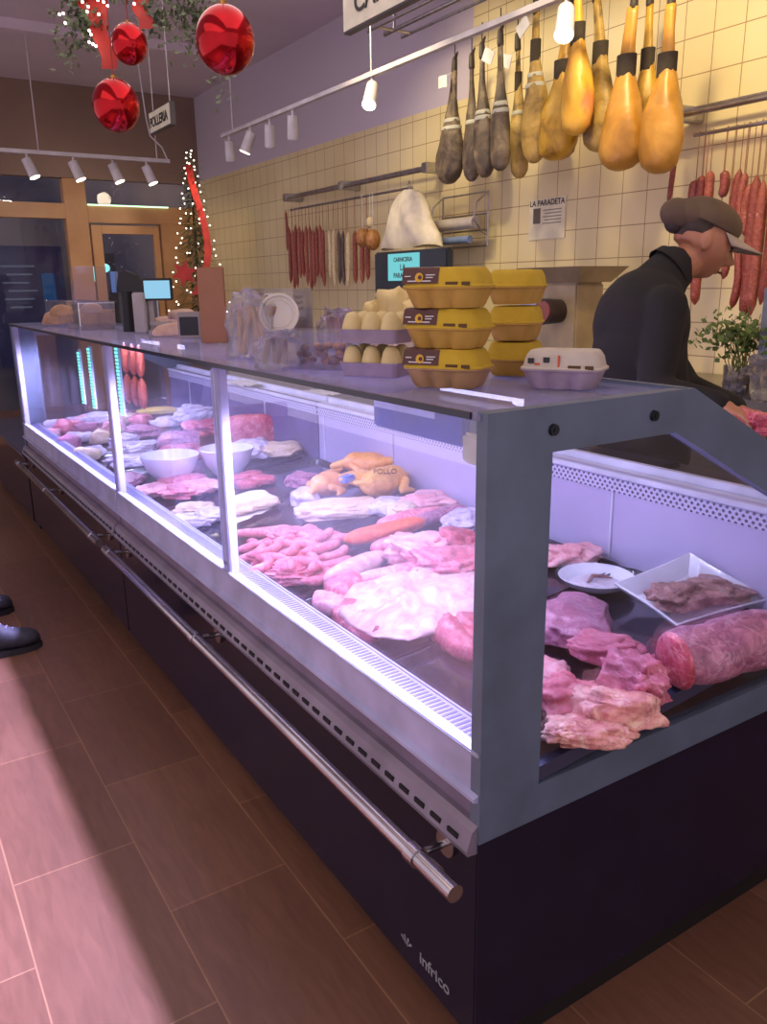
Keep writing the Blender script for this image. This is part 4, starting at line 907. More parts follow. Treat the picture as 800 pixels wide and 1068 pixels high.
# ================================================================== HAMS
def hamm(name, c1, c2, c3, rough=.45, sc=7.):
    t = NT(name); b = t.add('ShaderNodeBsdfPrincipled', Roughness=rough); co = t.add('ShaderNodeTexCoord')
    oi = t.n.new('ShaderNodeObjectInfo'); va = t.n.new('ShaderNodeVectorMath'); va.operation = 'ADD'; t.l(co.outputs['Object'], va.inputs[0]); t.l(oi.outputs['Location'], va.inputs[1])
    n1 = t.add('ShaderNodeTexNoise', Scale=sc, Detail=7., Distortion=.4, Roughness=.62); t.l(va.outputs[0], n1.inputs['Vector'])
    n2 = t.add('ShaderNodeTexNoise', Scale=60., Detail=3.); t.l(va.outputs[0], n2.inputs['Vector'])
    t.l(t.ramp(n1.outputs['Fac'], [(.36, c1), (.50, c2), (.66, c3)]), b.inputs['Base Color'])
    bp = t.add('ShaderNodeBump', Strength=.6, Distance=.012); t.l(n1.outputs['Fac'], bp.inputs['Height'])
    b2 = t.add('ShaderNodeBump', Strength=.3, Distance=.002); t.l(n2.outputs['Fac'], b2.inputs['Height']); t.l(bp.outputs[0], b2.inputs['Normal']); t.l(b2.outputs[0], b.inputs['Normal'])
    t.l(b.outputs[0], t.out.inputs[0]); return t.m
HM = {
 'dark': hamm('ham_dark', (58, 48, 42), (96, 80, 62), (140, 124, 98), .6, 9),
 'olive': hamm('ham_olive', (96, 78, 44), (160, 128, 56), (190, 158, 84), .5, 9),
 'yellow': hamm('ham_yellow', (140, 102, 36), (196, 150, 36), (214, 172, 66), .4, 8),
 'orange': hamm('ham_orange', (160, 112, 42), (188, 134, 48), (204, 152, 64), .4, 5),
 'pinky': hamm('ham_pinky', (196, 120, 66), (220, 164, 44), (228, 180, 72), .4, 6)}
HOOF = mat('hoof_dark', (48, 40, 34), .6, col2=(70, 58, 46))
BAND = mat('white_band', (196, 194, 176), .7); ROPE = mat('dark_wrap', (62, 52, 40), .9, scale=40, bump=.5)
def ham(px_top, py_top, px_bot, py_bot, wpx, kind, X, label, band=None, tagc=False, ln=.80, thick=.55, seed=1, lean=0):
    b_ = onx(px_bot, py_bot, X); wid = wpx / F * depth(b_) / 2 / math.cos(math.radians(0)) ; zt = b_.z + ln
    t_ = onx(px_top, py_top, X)
    # axis from the bottom through the visible top
    dy = (t_.y - b_.y) / max(t_.z - b_.z, .1)
    o = thing('cured_ham', label, 'ham', (X, b_.y, b_.z))
    P0 = [(0, .25), (.012, .50), (.05, .82), (.12, .98), (.22, 1.0), (.32, .94), (.42, .78), (.50, .60), (.58, .44), (.66, .33), (.74, .27), (.82, .24), (.88, .23)]
    big = kind in ('yellow', 'orange', 'pinky') or (kind == 'olive' and ln > .75)
    if big: P0 = [(0, .25), (.012, .52), (.05, .84), (.12, .99), (.22, 1.0), (.32, .90), (.42, .68), (.50, .48), (.58, .36), (.66, .29), (.74, .25), (.82, .23), (.88, .22)]; ln *= .88
    prof = [(float(t), float(np.interp(t, [q[0] for q in P0], [q[1] for q in P0]))) for t in [0, .006, .015, .03] + list(np.linspace(.05, .88, 26))]
    wdy = wid / .84
    R = []; n = 32; so = Vector((seed, seed * 2, 0))
    for t, w in prof:
        ring = []
        for k in range(n):
            a = 2 * PI * k / n; wob = 1 + .20 * noise.noise(Vector((math.cos(a), math.sin(a), t * 4)) + so) + .08 * noise.noise(Vector((math.cos(a) * 2.5, math.sin(a) * 2.5, t * 11)) + so)
            ring.append((math.sin(a) * w * wdy * thick * wob, math.cos(a) * w * wdy * wob + dy * ln * t + lean * math.sin(t * PI) * .06, ln * t))
        R.append(ring)
    MB().loft(R).build('meat', HM[kind], o, smooth='soft')
    top = Vector((0, dy * ln * .88, ln * .88)); e = Vector((0, dy * ln * .97, ln * .97)); r0 = .20 * wdy
    r0 = max(.018, r0 * .8)
    hf = MB().cap(top, e, r0 * 1.0, r0 * .85); hf.cap(e, e + Vector((-.02, -.05, .02)), r0 * .7, r0 * .35); remesh(hf, 'hoof', HOOF, o, .007, 1)
    if band:
        for t in band:
            w = np.interp(t, [q[0] for q in prof], [q[1] for q in prof]) * wdy * 1.05
            c0 = dy * ln * t + lean * math.sin(t * PI) * .06
            MB().loft([[(math.sin(2 * PI * k / 24) * w * thick * s_, math.cos(2 * PI * k / 24) * w * s_ + c0, ln * t + zz) for k in range(24)] for s_, zz in ((.98, -.010), (1.03, -.008), (1.03, .008), (.98, .010))]).build('band', BAND, o)
    if kind in ('yellow', 'orange', 'olive', 'pinky'):
        t = .57 if big else .66; w = (.39 if big else .33) * wdy * 1.12; c0 = dy * ln * t + lean * math.sin(t * PI) * .06
        MB().loft([[(math.sin(2 * PI * k / 24) * w * .75, math.cos(2 * PI * k / 24) * w + c0, ln * (t + zz)) for k in range(24)] for zz in (-.06, -.05, .05, .065)]).build('wrap', ROPE, o)
    MB().tube([e, e + Vector((0, 0, .05)), e + Vector((0, 0, .10))], .003).build('cord', ROPE, o)
    if tagc:
        MB().box((-.055, -.04, -.03), (-.052, .04, .03), Matrix.Translation((0, dy * ln * .8 + .03, ln * .80)) @ Matrix.Rotation(tagc, 4, 'X')).build('paper_tag', PAPER, o, smooth=False)
        MB().cyl((-.05, dy * ln * .8 + .03, ln * .83), (0, dy * ln * .86, ln * .88), .0015, n=6).build('tag_string', PAPER, o)
    return o
ham(475, 50, 468, 192, 29, 'dark', 2.25, 'leftmost dark ham with white band and blank paper tag', (.44, .50), .05, .66, .6, 1)
ham(492, 52, 492, 189, 20, 'dark', 2.28, 'second ham from left, thin and dark', (.46,), False, .66, .6, 2)
ham(503, 60, 506, 185, 24, 'dark', 2.16, 'third ham from left, dark with brown foot end', (.44, .48), False, .66, .6, 3, .1)
ham(522, 50, 522, 178, 23, 'dark', 2.12, 'fourth ham from left, dark with a tilted paper tag', (.42, .47), .5, .66, .6, 4)
ham(540, 45, 542, 186, 20, 'olive', 2.28, 'fifth ham from left, thin olive brown and set back', (.45,), .3, .70, .6, 5)
ham(559, 20, 557, 170, 28, 'olive', 2.12, 'sixth ham from left, olive with twin white bands', (.46, .52), -.6, .74, .6, 6)
ham(592, 40, 581, 167, 40, 'yellow', 2.10, 'plump yellow ham hanging lowest left of the pale topped one', None, False, .74, .7, 7, .2)
ham(603, 0, 601, 141, 32, 'pinky', 1.98, 'yellow ham with pink upper flesh set in front', None, False, .78, .7, 8)
ham(622, 20, 625, 158, 34, 'olive', 2.10, 'golden brown ham with a dark streaked side in mid row', None, False, .78, .7, 9, -.3)
ham(660, 20, 646, 178, 42, 'orange', 2.04, 'large smooth orange ham, third from the right', None, False, .78, .75, 10, .2)
ham(678, 0, 671, 166, 30, 'yellow', 2.24, 'slim mottled yellow ham partly behind the rightmost ham', None, False, .78, .7, 11)
ham(700, 5, 688, 181, 42, 'orange', 2.06, 'rightmost large orange ham with forked hoof', None, False, .78, .75, 12)
# ham rail
zr_ = 2.90
o = thing('ham_rail', 'overhead steel rail from which the cured hams hang', 'rail', (2.15, 1.0, zr_))
MB().cyl((0, -1.6, 0), (0, 2.6, 0), .012, n=12).cyl((-.12, -1.6, 0), (-.12, 2.6, 0), .009, n=10).cyl((.12, -1.6, 0), (.12, 2.6, 0), .009, n=10).build('bar', STEEL, o)
for y in (-1.4, .5, 2.5): MB().cyl((0, y, 0), (0, y, ZC - zr_), .01, n=10).cyl((-.12, y, 0), (.12, y, 0), .008, n=8).build('hanger', STEEL, o)

# ================================================================== TRACK LIGHTS
TW = mat('track_white', (206, 200, 206), .5)
def spot_head(parent, p, aim, on=True, s=1., dark=False):
    aim = Vector(aim).normalized(); p = Vector(p)
    h = MB().cyl(p + Vector((0, 0, .0)), p + Vector((0, 0, -.05 * s)), .008, n=8).cyl(p + Vector((0, 0, -.05 * s)) - aim * .02 * s, p + Vector((0, 0, -.05 * s)) + aim * .10 * s, .030 * s, .034 * s, n=20).build('spot_head', TW, parent)
    e = p + Vector((0, 0, -.05 * s)) + aim * .1005 * s
    MB().cyl(e, e + aim * .004, .031 * s, n=20).build('lamp_disc', emis('lamp_on', (255, 236, 200), 14.) if on else mat('lamp_off', (190, 184, 190), .4), h)
    return parent
TKZ = onx(305, 112, 1.8).z
o = thing('track_light', 'long ceiling track over the counter with spotlights', 'track light', (1.8, 0, TKZ)); T0 = onx(232, 142, 1.8).y
MB().box((-.016, .2, -.012), (.016, T0, .012)).build('track', TW, o, smooth=False)
for y in (.8, 3.2, T0 - .2): MB().cyl((0, y, 0), (0, y, ZC - TKZ), .004, n=6).build('suspension_rod', TW, o)
for px, py, on in ((239, 145, False), (261, 140, False), (281, 128, False), (305, 114, False), (388, 82, True), (590, 20, True)):
    y = onx(px, py, 1.8).y; y = max(y, .9); spot_head(o, (0, y, -.012), (-.35 if px == 261 else .1, .25, -1) if px < 380 else (-.55, -.5, -1), on or px == 261, 1.15)
o = thing('track_light', 'shorter track across the storefront with four glowing spotlights', 'track light', (0, 6.0, 2.46))
MB().box((-1.2, -.018, -.014), (1.60, .018, .014)).build('track', TW, o, smooth=False)
for x in (-.8, .6, 1.5): MB().cyl((x, 0, 0), (x, 0, ZC - 2.46), .004, n=6).build('suspension_rod', TW, o)
for px in (28, 76, 117, 152):
    x = ony(px, 165, 6.0).x; spot_head(o, (x, 0, -.012), (.35, -.2, -1), True, 1.15)
MB().tube([(1.59, 0, 0), (1.55, .0, .10), (1.46, 0, .18), (1.44, 0, .3), (1.40, 0, ZC - 2.46)], .006).build('cable', TW, o)
def spotl(loc, tgt, power, col=(1, .82, .5), size=1.6, blend=.9, soft=.08):
    l = bpy.data.lights.new('spot', 'SPOT'); l.energy = power; l.color = col; l.spot_size = size; l.spot_blend = blend; l.shadow_soft_size = soft
    o = bpy.data.objects.new('spot', l); COL.objects.link(o); o.location = loc; d = Vector(tgt) - Vector(loc); o.rotation_euler = d.to_track_quat('-Z', 'Y').to_euler(); return o
spotl((1.35, 1.2, 3.0), (2.5, 1.9, 1.9), 85, (1, .80, .42), 1.7)
spotl((1.35, 3.0, 3.0), (2.5, 3.0, 2.0), 60, (1, .82, .46), 1.7)
spotl((1.5, -.3, 3.0), (2.5, .3, 1.8), 50, (1, .80, .44), 1.7)
spotl((2.0, 6.0, 2.5), (1.9, 7.6, 1.2), 25, (1, .8, .55), 1.6)
spotl((.9, 6.0, 2.4), (1.3, 7.8, 1.4), 45, (1, .84, .66), 1.9)

# ================================================================== SIGNS
def sign(label, txt, size, X, y0, y1, z0, z1, name='hanging_sign', tilt_=0, longer=None):
    o = thing(name, label, 'sign', (X, (y0 + y1) / 2, z0)); h = z1 - z0; w = abs(y1 - y0)
    MB().box((-.018, -w / 2, 0), (.018, w / 2, h), bev=.002).build('frame', mat('sign_frame', (88, 82, 84), .5), o, smooth=False)
    MB().box((-.021, -w / 2 + .008, .008), (-.017, w / 2 - .008, h - .008)).build('face', mat('sign_cream', (232, 226, 200), .6), o, smooth=False)
    text(txt, size, INK, o, Matrix.Translation((-.0235, .01, h * .46)) @ RT, 'lettering', .001, .0015)
    for yy in (-w * .4, w * .4): MB().cyl((0, yy, h), (0, yy, ZC - z0), .0025, n=6).build('wire', TW, o)
    return o
ya, zb = onx(362, 37, 1.2).y, onx(362, 37, 1.2).z
sign('cream hanging sign reading CARNICERIA at the top of the view', 'CARNICERIA', .122, 1.2, ya, ya - .92, zb, zb + .20)
sign('small cream hanging sign reading POLLERIA before the brown bulkhead', 'POLLERIA', .086, 1.2, 5.13, 4.69, 2.50, 2.64)
o = thing('ceiling_unit', 'grey ceiling box with a pale slot above the leftmost hams', 'ceiling unit', (1.95, 2.55, 3.02))
pa, pb = atd(466, 12, 3.9), atd(522, 18, 3.9)
MB().box((-.25, -.45, 0), (.25, .45, ZC - 3.02), bev=.01).build('housing', mat('unit_grey', (110, 104, 108), .6), o, smooth=False)
MB().box((-.20, -.40, -.004), (-.14, .40, 0)).build('slot', ALUW, o, smooth=False)

# ================================================================== BAUBLES AND GARLAND
RED = mat('red_mirror', (196, 24, 34), .12, .75, col2=(150, 12, 22), scale=9)
def bauble(px, py, rpx, d, label):
    c = atd(px, py, d); r = rpx * d / F; o = thing('christmas_bauble', label, 'bauble', c)
    MB().sph((0, 0, 0), r, (1, 1, 1.08), 4).build('ball', RED, o)
    MB().cyl((0, 0, r * 1.05), (0, 0, r * 1.18), r * .13, n=16).build('cap', mat('gold_cap', (190, 140, 70), .3, .9), o)
    MB().cyl((0, 0, r * 1.16), (0, 0, ZC - c.z), .002, n=6).build('string', mat('red_string', (150, 40, 40), .7), o)
bauble(235, 42, 30.5, 2.6, 'largest red glossy bauble, rightmost of the three')
bauble(135, 46, 18.5, 3.2, 'smallest red bauble high up in the middle')
bauble(121, 110, 24, 3.1, 'lowest red bauble hanging below the garland')
random.seed(31)
gc = [(75, 10, 3.3), (100, 22, 3.3), (150, 6, 3.3), (190, 14, 3.2), (212, 10, 3.2), (66, 40, 3.4), (180, 40, 3.3)]
o = thing('hanging_garland', 'green leafy garland with small lights drooping from the ceiling', 'garland', atd(140, -20, 3.2))
base = Vector(o.location); mb = MB()
def leafspray(mb, p, q, n, s, sag=.0, wid=.03):
    for i in range(n):
        t = random.random(); c = p.lerp(q, t) + Vector([random.gauss(0, wid) for _ in range(3)]); d = Vector([random.gauss(0, 1) for _ in range(3)]).normalized(); w = d.orthogonal().normalized() * s * .35
        mb.quad(c, c + d * s * .5 + w, c + d * s, c + d * s * .5 - w)
def rel(px, py, d): return atd(px, py, d) - base
sprays = [((70, -10), (68, 66), 90), ((75, -10), (92, 40), 150), ((95, -12), (98, 45), 130), ((160, -10), (170, 28), 110), ((168, 20), (170, 55), 40), ((190, -10), (198, 40), 150), ((208, -10), (212, 30), 90), ((110, -20), (200, -12), 160), ((70, -15), (120, -8), 120), ((200, 35), (203, 56), 25), ((232, 70), (233, 105), 22)]
for a, b2, n in sprays: leafspray(mb, rel(*a, 3.3), rel(*b2, 3.3), n, .03)
mb.build('foliage', mat('garland_green', (104, 116, 84), .6, col2=(72, 84, 58), scale=20), o)
for px, py in ((102, 0), (108, 2), (92, 7), (91, 12), (103, 15), (62, 15), (66, 14), (68, 24), (93, 32), (95, 36), (93, 44), (97, 46), (100, 48), (86, 2), (112, 6), (140, 4)):
    MB().sph(rel(px, py, 3.25), .006, sub=1).build('light_bulb', emis('fairy_white', (255, 244, 220), 9.), o)
for i, (a, b2, w, l) in enumerate((((98, -14), (112, 72), .035, 'faded red ribbon hanging behind the lower bauble'), ((146, -16), (150, 30), .032, 'bright red ribbon tail above the smallest bauble'), ((85, -14), (96, 20), .03, 'short red ribbon on the left of the garland'))):
    p, q = atd(*a, 3.28), atd(*b2, 3.28); mb = MB(); R = []
    for k in range(16):
        t = k / 15; c = p.lerp(q, t) + VR * .012 * math.sin(t * 9); R.append([c - VR * w * (1 - .2 * t) - p, c + VR * w - p])
    ob = mb.loft(R, caps=False, closed=False).build('red_ribbon', mat('ribbon_red', (190, 44, 34), .5)); ob.location = p; tag(ob, l, 'ribbon')
# ================================================================== CHRISTMAS TREE
tp = ony(197, 156, 6.6); 
o = thing('christmas_tree', 'slim lit christmas tree with red ribbon by the storefront', 'tree', (tp.x, 6.6, 0)); H = tp.z
random.seed(8); mb = MB()
for i in range(2600):
    t = random.random() ** .6; z = H * (1 - t * .82); r = .03 + .34 * t * (.5 + .5 * random.random()); a = random.random() * 2 * PI
    c = Vector((math.cos(a) * r, math.sin(a) * r, z)); d = Vector((math.cos(a), math.sin(a), random.uniform(-.6, .3))).normalized() * .07; w = Vector((-math.sin(a), math.cos(a), 0)) * .008
    mb.quad(c - d * .5 - w, c - d * .5 + w, c + d + w * .2, c + d - w * .2)
mb.build('foliage', mat('tree_green', (96, 104, 62), .7, col2=(66, 76, 44), scale=20), o)
MB().cyl((0, 0, .05), (0, 0, H * .98), .03, .005, n=10).build('trunk', mat('trunk_brown', (80, 58, 40), .8), o)
MB().lathe([(.001, 0), (.16, 0), (.19, .05), (.2, .22), (.18, .22), (.001, .2)], 24).build('pot', BLACK, o)
bm = None
for i in range(90):
    t = (i + .5) / 90; z = H * (1 - t * .55); r = .02 + .36 * t * .78; a = i * 2.4
    if bm is None: bo = MB().sph((0, 0, 0), .0068, sub=1).build('light_bulb', emis('fairy_white', (255, 244, 220), 9.), o); bm = bo
    else: bo = bm.copy(); COL.objects.link(bo); bo.parent = o
    bo.location = (math.cos(a) * r, math.sin(a) * r, z)
R = []
for k in range(40):
    t = k / 39; z = H * (.95 - .42 * t); r = .05 + .28 * t * .8; a = -2.2 + .9 * math.sin(t * 3); c = Vector((math.cos(a) * r, math.sin(a) * r, z)); w = Vector((.026, -.016, 0)); R.append([c - w, c + w])
MB().loft(R, caps=False, closed=False).build('ribbon', mat('ribbon_red', (190, 44, 34), .5), o)
mb = MB(); c = Vector((-.22, -.26, H * .60))
for k in range(6):
    a = k * PI / 3 + .3; d = (VR * math.cos(a) + Vector((0, 0, 1)) * math.sin(a)); q = (VR * -math.sin(a) + Vector((0, 0, 1)) * math.cos(a)); mb.quad(c, c + d * .05 + q * .03, c + d * .12, c + d * .05 - q * .03)
mb.build('star_flower', mat('ribbon_red', (190, 44, 34), .5), o)
# night things beyond the glass
o = thing('street_sign', 'glowing cyan sign in the street beyond the door glass', 'sign', (1.9, 9.9, 1.5))
MB().sph((0, 0, .15), .1, (1.1, .1, 1), 2).sph((.1, 0, .22), .07, (1, .1, .8), 2).sph((-.08, 0, -.02), .06, (.8, .1, 1), 2).build('glow_letters', emis('cyan_sign', (150, 255, 235), 1.6), o)
MB().box((-.2, .05, -1.5), (.25, .1, .4)).build('panel', BLACK, o, smooth=False)
o = thing('window_board', 'dark blue lit board with faint text lines outside the left window', 'board', (.95, 9.4, 1.2))
MB().box((-.35, 0, -.6), (.45, .03, .75)).build('panel', mat('board_navy', (26, 28, 60), .4, emit=.25), o, smooth=False)
mb = MB()
for k in range(6): mb.box((-.22 + .05 * (k % 2), -.006, .52 - k * .09), (.14 - .04 * (k % 3), -.001, .54 - k * .09))
mb.build('text_line', emis('dim_text', (130, 136, 160), .3), o, smooth=False)
MB().box((.2, -.008, .0), (.34, -.002, .45)).build('blue_patch', emis('blue_glow', (60, 100, 150), .35), o, smooth=False)
MB().box((-.02, 0, -1.2), (.02, .03, -.6)).build('leg', BLACK, o, smooth=False)
a = ony(95, 212, 7.6); b_ = ony(180, 215, 7.6)
o = thing('led_bar', 'thin greenish led bar glowing above the door', 'light', (a.x, 7.735, a.z)); MB().box((0, 0, -.006), (b_.x - a.x, .015, .006)).build('tube', emis('led_green', (200, 255, 200), 2.), o, smooth=False)
# ================================================================== POS on the far part of the counter
p = atd(162, 300, 3.6)
o = thing('cash_register', 'cash register with bright blue screen standing on the case', 'register', (p.x, p.y, TZ), -.56)
MB().box((-.055, -.01, p.z - TZ - .055), (.075, .015, p.z - TZ + .040), bev=.004).build('screen_housing', BLACK, o, smooth=False)
MB().box((-.047, -.013, p.z - TZ - .046), (.066, -.010, p.z - TZ + .030)).build('screen', emis('blue_screen', (150, 205, 236), 1.0), o, smooth=False)
MB().box((-.10, -.03, 0), (-.045, .06, p.z - TZ - .02), bev=.005).build('printer', mat('register_grey', (168, 160, 158), .5), o, smooth=False)
MB().box((-.045, -.01, 0), (.06, .07, .012)).box((-.04, .01, 0), (-.02, .03, p.z - TZ - .05)).box((-.04, 0, .03), (.05, .05, .045)).build('stand', mat('register_grey', (168, 160, 158), .5), o, smooth=False)
p = atd(131, 300, 3.7); o = thing('counter_scale', 'black counter scale head left of the blue screen', 'scale', (p.x, p.y, TZ), -.56)
zz = p.z - TZ
MB().cyl((.0, 0, 0), (0, 0, zz), .028, n=16).build('column', BLACK, o)
MB().prism([(-.035, zz - .02), (.095, zz - .015), (.055, zz + .055), (.01, zz + .075), (-.02, zz + .06)], -.03, .03).build('head', BLACK, o, smooth=False)
MB().box((-.055, -.036, zz - .02), (-.035, .03, zz + .07), Matrix.Rotation(.1, 4, 'Z')).build('side_screen', mat('scale_screen', (70, 100, 150), .2, emit=.4), o, smooth=False)
# parsley and things on the right of the back counter
p = onx(765, 390, 1.98); o = thing('parsley_bunch', 'bunch of green parsley standing on the back counter', 'herbs', (2.0, p.y, WZ)); mb = MB(); random.seed(4)
hz_ = onx(760, 335, 2.0).z - WZ
for i in range(420):
    c = Vector((random.gauss(0, .05), random.gauss(0, .085), hz_ * .82 + random.gauss(0, .035))); d = Vector([random.gauss(0, 1) for _ in range(3)]).normalized(); w = d.orthogonal().normalized() * .012; mb.quad(c, c + d * .014 + w, c + d * .028, c + d * .014 - w)
mb.build('leaves', mat('parsley_green', (84, 104, 44), .6, col2=(60, 80, 30), scale=30), o)
mb = MB()
for i in range(26): a = random.gauss(0, .05); mb.tube([(random.gauss(0, .015), random.gauss(0, .02), 0), (a * .5, random.gauss(0, .03), hz_ * .45), (a, random.gauss(0, .07), hz_ * .85)], .002, 5)
mb.build('stems', mat('parsley_stem', (110, 124, 60), .6), o)
MB().lathe([(.001, 0), (.045, 0), (.05, .1), (.048, .1), (.043, .005), (.001, .005)], 24).build('glass_jar', CLEAR, o)
for i, (px, py, s, l) in enumerate(((772, 368, .075, 'crumpled clear plastic bag right of the parsley'), (748, 385, .05, 'small crumpled plastic bag before the parsley'))):
    q = onx(px + 12, py + 14, 1.86); mb = MB(); mb.b.free(); mb.b = blobmesh(s, s, s, 300 + i, .4, .4, .9, 4); ob = mb.build('plastic_bag', glass('crumpled_film', (214, 206, 190), .9, .2, haze=.16)); ob.location = (1.90 - .02 * i, q.y - .04, WZ); tag(ob, l, 'bag')
q = onx(795, 335, 1.98); ob = thing('knife_sharpener', 'pale blue grey plastic film strip hanging upright at the right edge', 'strip', (1.99, q.y - .02, WZ)); ob.name = 'film_strip'
MB().box((-.004, -.03, 0), (.004, .03, onx(795, 300, 1.99).z - WZ), bev=.003).build('strip', glass('blue_film', (150, 170, 190), .9, .2, haze=.2), ob, smooth=False)
q = onx(780, 392, 1.92); ob = thing('dark_jar', 'small dark jar on the back counter below the parsley', 'jar', (1.93, q.y, WZ)); MB().lathe([(.001, 0), (.04, 0), (.042, .05), (.036, .06), (.001, .06)], 24).build('jar_body', mat('jar_dark', (54, 46, 60), .2), ob); MB().cyl((0, 0, .06), (0, 0, .072), .036, n=24).build('lid', mat('jar_lid', (130, 120, 110), .4), ob)
q = onx(797, 395, 1.92); ob = MB().box((-.05, -.09, 0), (.05, .06, .03), bev=.003).build('white_container', mat('white_tub', (226, 220, 200), .5), smooth=False, loc=(1.93, q.y - .02, WZ)); tag(ob, 'white shallow container at the right edge of the back counter', 'container')

# ================================================================== PEOPLE
SKIN = mat('skin_warm', (176, 122, 92), .5, col2=(164, 108, 80), scale=6, sss=.08)
def head_mb(mb, c, fwd, up, s=1.):
    fwd = Vector(fwd).normalized(); up = Vector(up); up = (up - fwd * up.dot(fwd)).normalized(); side = up.cross(fwd)
    R = Matrix((fwd, side, up)).transposed()      # local x fwd, y side, z up
    x = bmesh.ops.create_icosphere(mb.b, subdivisions=5, radius=1.)
    def g(p, c0, w): return math.exp(-sum(((p[i] - c0[i]) / w[i]) ** 2 for i in range(3)))
    for v in x['verts']:
        n_ = v.co.copy(); p = Vector((n_.x * .096, n_.y * .074, n_.z * .112))
        if p.z < 0: k = 1 - .30 * (abs(p.z) / .112) ** 1.4; p.y *= k; p.x = p.x * (1 - .10 * (abs(p.z) / .112)) + (.010 * abs(p.z) / .112)
        if p.x < -.02 and p.z < -.03: p.x *= .72
        p.x += .038 * g(n_, (1, 0, -.20), (.35, .14, .15)) + .010 * g(n_, (1, 0, .05), (.4, .10, .16))
        p.x += .010 * g(n_, (.9, 0, -.52), (.3, .28, .06)) + .009 * g(n_, (.9, 0, -.60), (.3, .24, .05)) + .012 * g(n_, (.72, 0, -.82), (.3, .25, .14))
        p.x += .006 * g(n_, (.95, 0, .30), (.4, .5, .10))
        for sy in (-1, 1): p.x -= .010 * g(n_, (.93, .33 * sy, .08), (.3, .17, .10)); p.y += sy * .004 * g(n_, (.7, .65 * sy, -.2), (.3, .25, .2))
        v.co = R @ (p * s) + Vector(c)
    for sy in (-1, 1):
        mb.sph(Vector(c) + R @ Vector((-.012, sy * .073 * s, -.008)), .025 * s, (.70, .26, 1.2), 3, R.to_4x4())
    return R
def hand_mb(mb, w, d, n_, curl=.7, s=1., thumb=1):
    """w wrist, d forward direction, n_ back-of-hand normal"""
    d = Vector(d).normalized(); n_ = Vector(n_); n_ = (n_ - d * n_.dot(d)).normalized(); sd = d.cross(n_)
    w = Vector(w); R = Matrix((d, sd, n_)).transposed().to_4x4()
    mb.sph(w + d * .045 * s, .05 * s, (.95, .80, .30), 3, R); mb.cap(w - d * .02, w + d * .02, .024 * s, .024 * s)
    for i, ln in enumerate((.068, .078, .073, .058)):
        off = (i - 1.5) * .0205 * s; p = w + d * (.082 - .004 * abs(i - 1.2)) * s + sd * off; a = curl * (.25 + .05 * i); r = .0092 * s
        for j in range(3):
            L = ln * s * (.45, .32, .26)[j]; v = d * math.cos(a) - n_ * math.sin(a) + sd * (i - 1.5) * .04; q = p + v * L; mb.cap(p, q, r, r * .93); p = q; r *= .93; a += curl * (.55 + .05 * i)
    p = w + d * .025 * s + sd * (-.032 * thumb) * s
    for L, vv in ((.036, d * .7 - sd * .7 * thumb - n_ * .25), (.028, d * .9 - sd * .25 * thumb - n_ * .45), (.02, d * .9 - n_ * .5)):
        q = p + vv.normalized() * L * s; mb.cap(p, q, .0112 * s, .0100 * s); p = q
# ---- butcher
D = 2.6
def W(px, py, d=D): return atd(px, py, d)
fw = Vector((.84, -.54, 0)).normalized(); fwv = (W(760, 300) - W(700, 300)); fwv.z = 0; fwv.normalize(); vv = Vector((-fwv.y, fwv.x, 0))   # vv: away from the camera side
hc = W(733, 252); root = thing('person', 'butcher in dark jacket and cap bending over meat behind the case', 'person', (W(660, 480).x, W(660, 480).y, 0))
rp = Vector(root.location); L_ = lambda v: Vector(v) - rp
pel = Vector((rp.x + .05, rp.y, .93)); chest = W(668, 345); neckb = W(695, 284)
shf = W(676, 318)
skin = MB(); hup = Vector((fwv.x * .42, fwv.y * .42, .9)); hfw = (fwv * .9 - Vector((0, 0, .40)))
Rh = head_mb(skin, L_(hc), hfw, hup, 1.0)
skin.cap(L_(neckb), L_(hc - fwv * .025 - Vector((0, 0, .05))), .060, .054)
# near arm (camera side) and far arm
sh_n = shf - vv * .17; sh_f = shf + vv * .17
el_n = W(682, 408, 2.42); wr_n = W(752, 424, 2.30); hd_n = W(785, 436, 2.25) - wr_n
el_f = W(715, 405, 2.66); wr_f = W(768, 428, 2.46); hd_f = W(800, 442, 2.38) - wr_f
for sh, el, wr, hd, th in ((sh_n, el_n, wr_n, hd_n, 1), (sh_f, el_f, wr_f, hd_f, -1)):
    skin.cap(L_(sh), L_(el), .045, .036); skin.cap(L_(el), L_(wr), .036, .025); hand_mb(skin, L_(wr), hd, (0, 0, 1), .9, .95, th)
skin.sph(L_(chest), .12, (1, 1.2, 1)).cap(L_(chest), L_(pel), .11, .11).cap(L_(chest), L_(neckb), .10, .06)
ft_n = Vector((rp.x + .06, rp.y, 0)) - vv * .10; ft_f = Vector((rp.x + .06, rp.y, 0)) + vv * .10
for ft, s_ in ((ft_n, -1), (ft_f, 1)): skin.cap(L_(pel + vv * .08 * s_), L_(ft + Vector((0, 0, .48))), .075, .055); skin.cap(L_(ft + Vector((0, 0, .48))), L_(ft + Vector((0, 0, .09))), .05, .035)
body = remesh(skin, 'body', SKIN, root, .0052, 1)
JK = mat('jacket_black', (26, 21, 20), .9, col2=(20, 17, 16), scale=8, bump=.2)
jk = MB()
Rb = Matrix((fwv, vv, Vector((0, 0, 1)))).transposed().to_4x4()
jk.sph(L_(W(668, 340)), .15, (.98, 1.25, 1.15), 3, Rb).sph(L_(W(664, 372)), .15, (.94, 1.15, 1.2), 3, Rb).sph(L_(W(672, 312)), .12, (.95, 1.45, .8), 3, Rb).sph(L_(pel + Vector((0, 0, .10))), .155, (.9, 1.12, 1.1), 3, Rb)
jk.cap(L_(W(668, 340)), L_(pel), .14, .145); jk.cap(L_(W(678, 310)), L_(neckb + (hc - neckb) * .12), .10, .072)
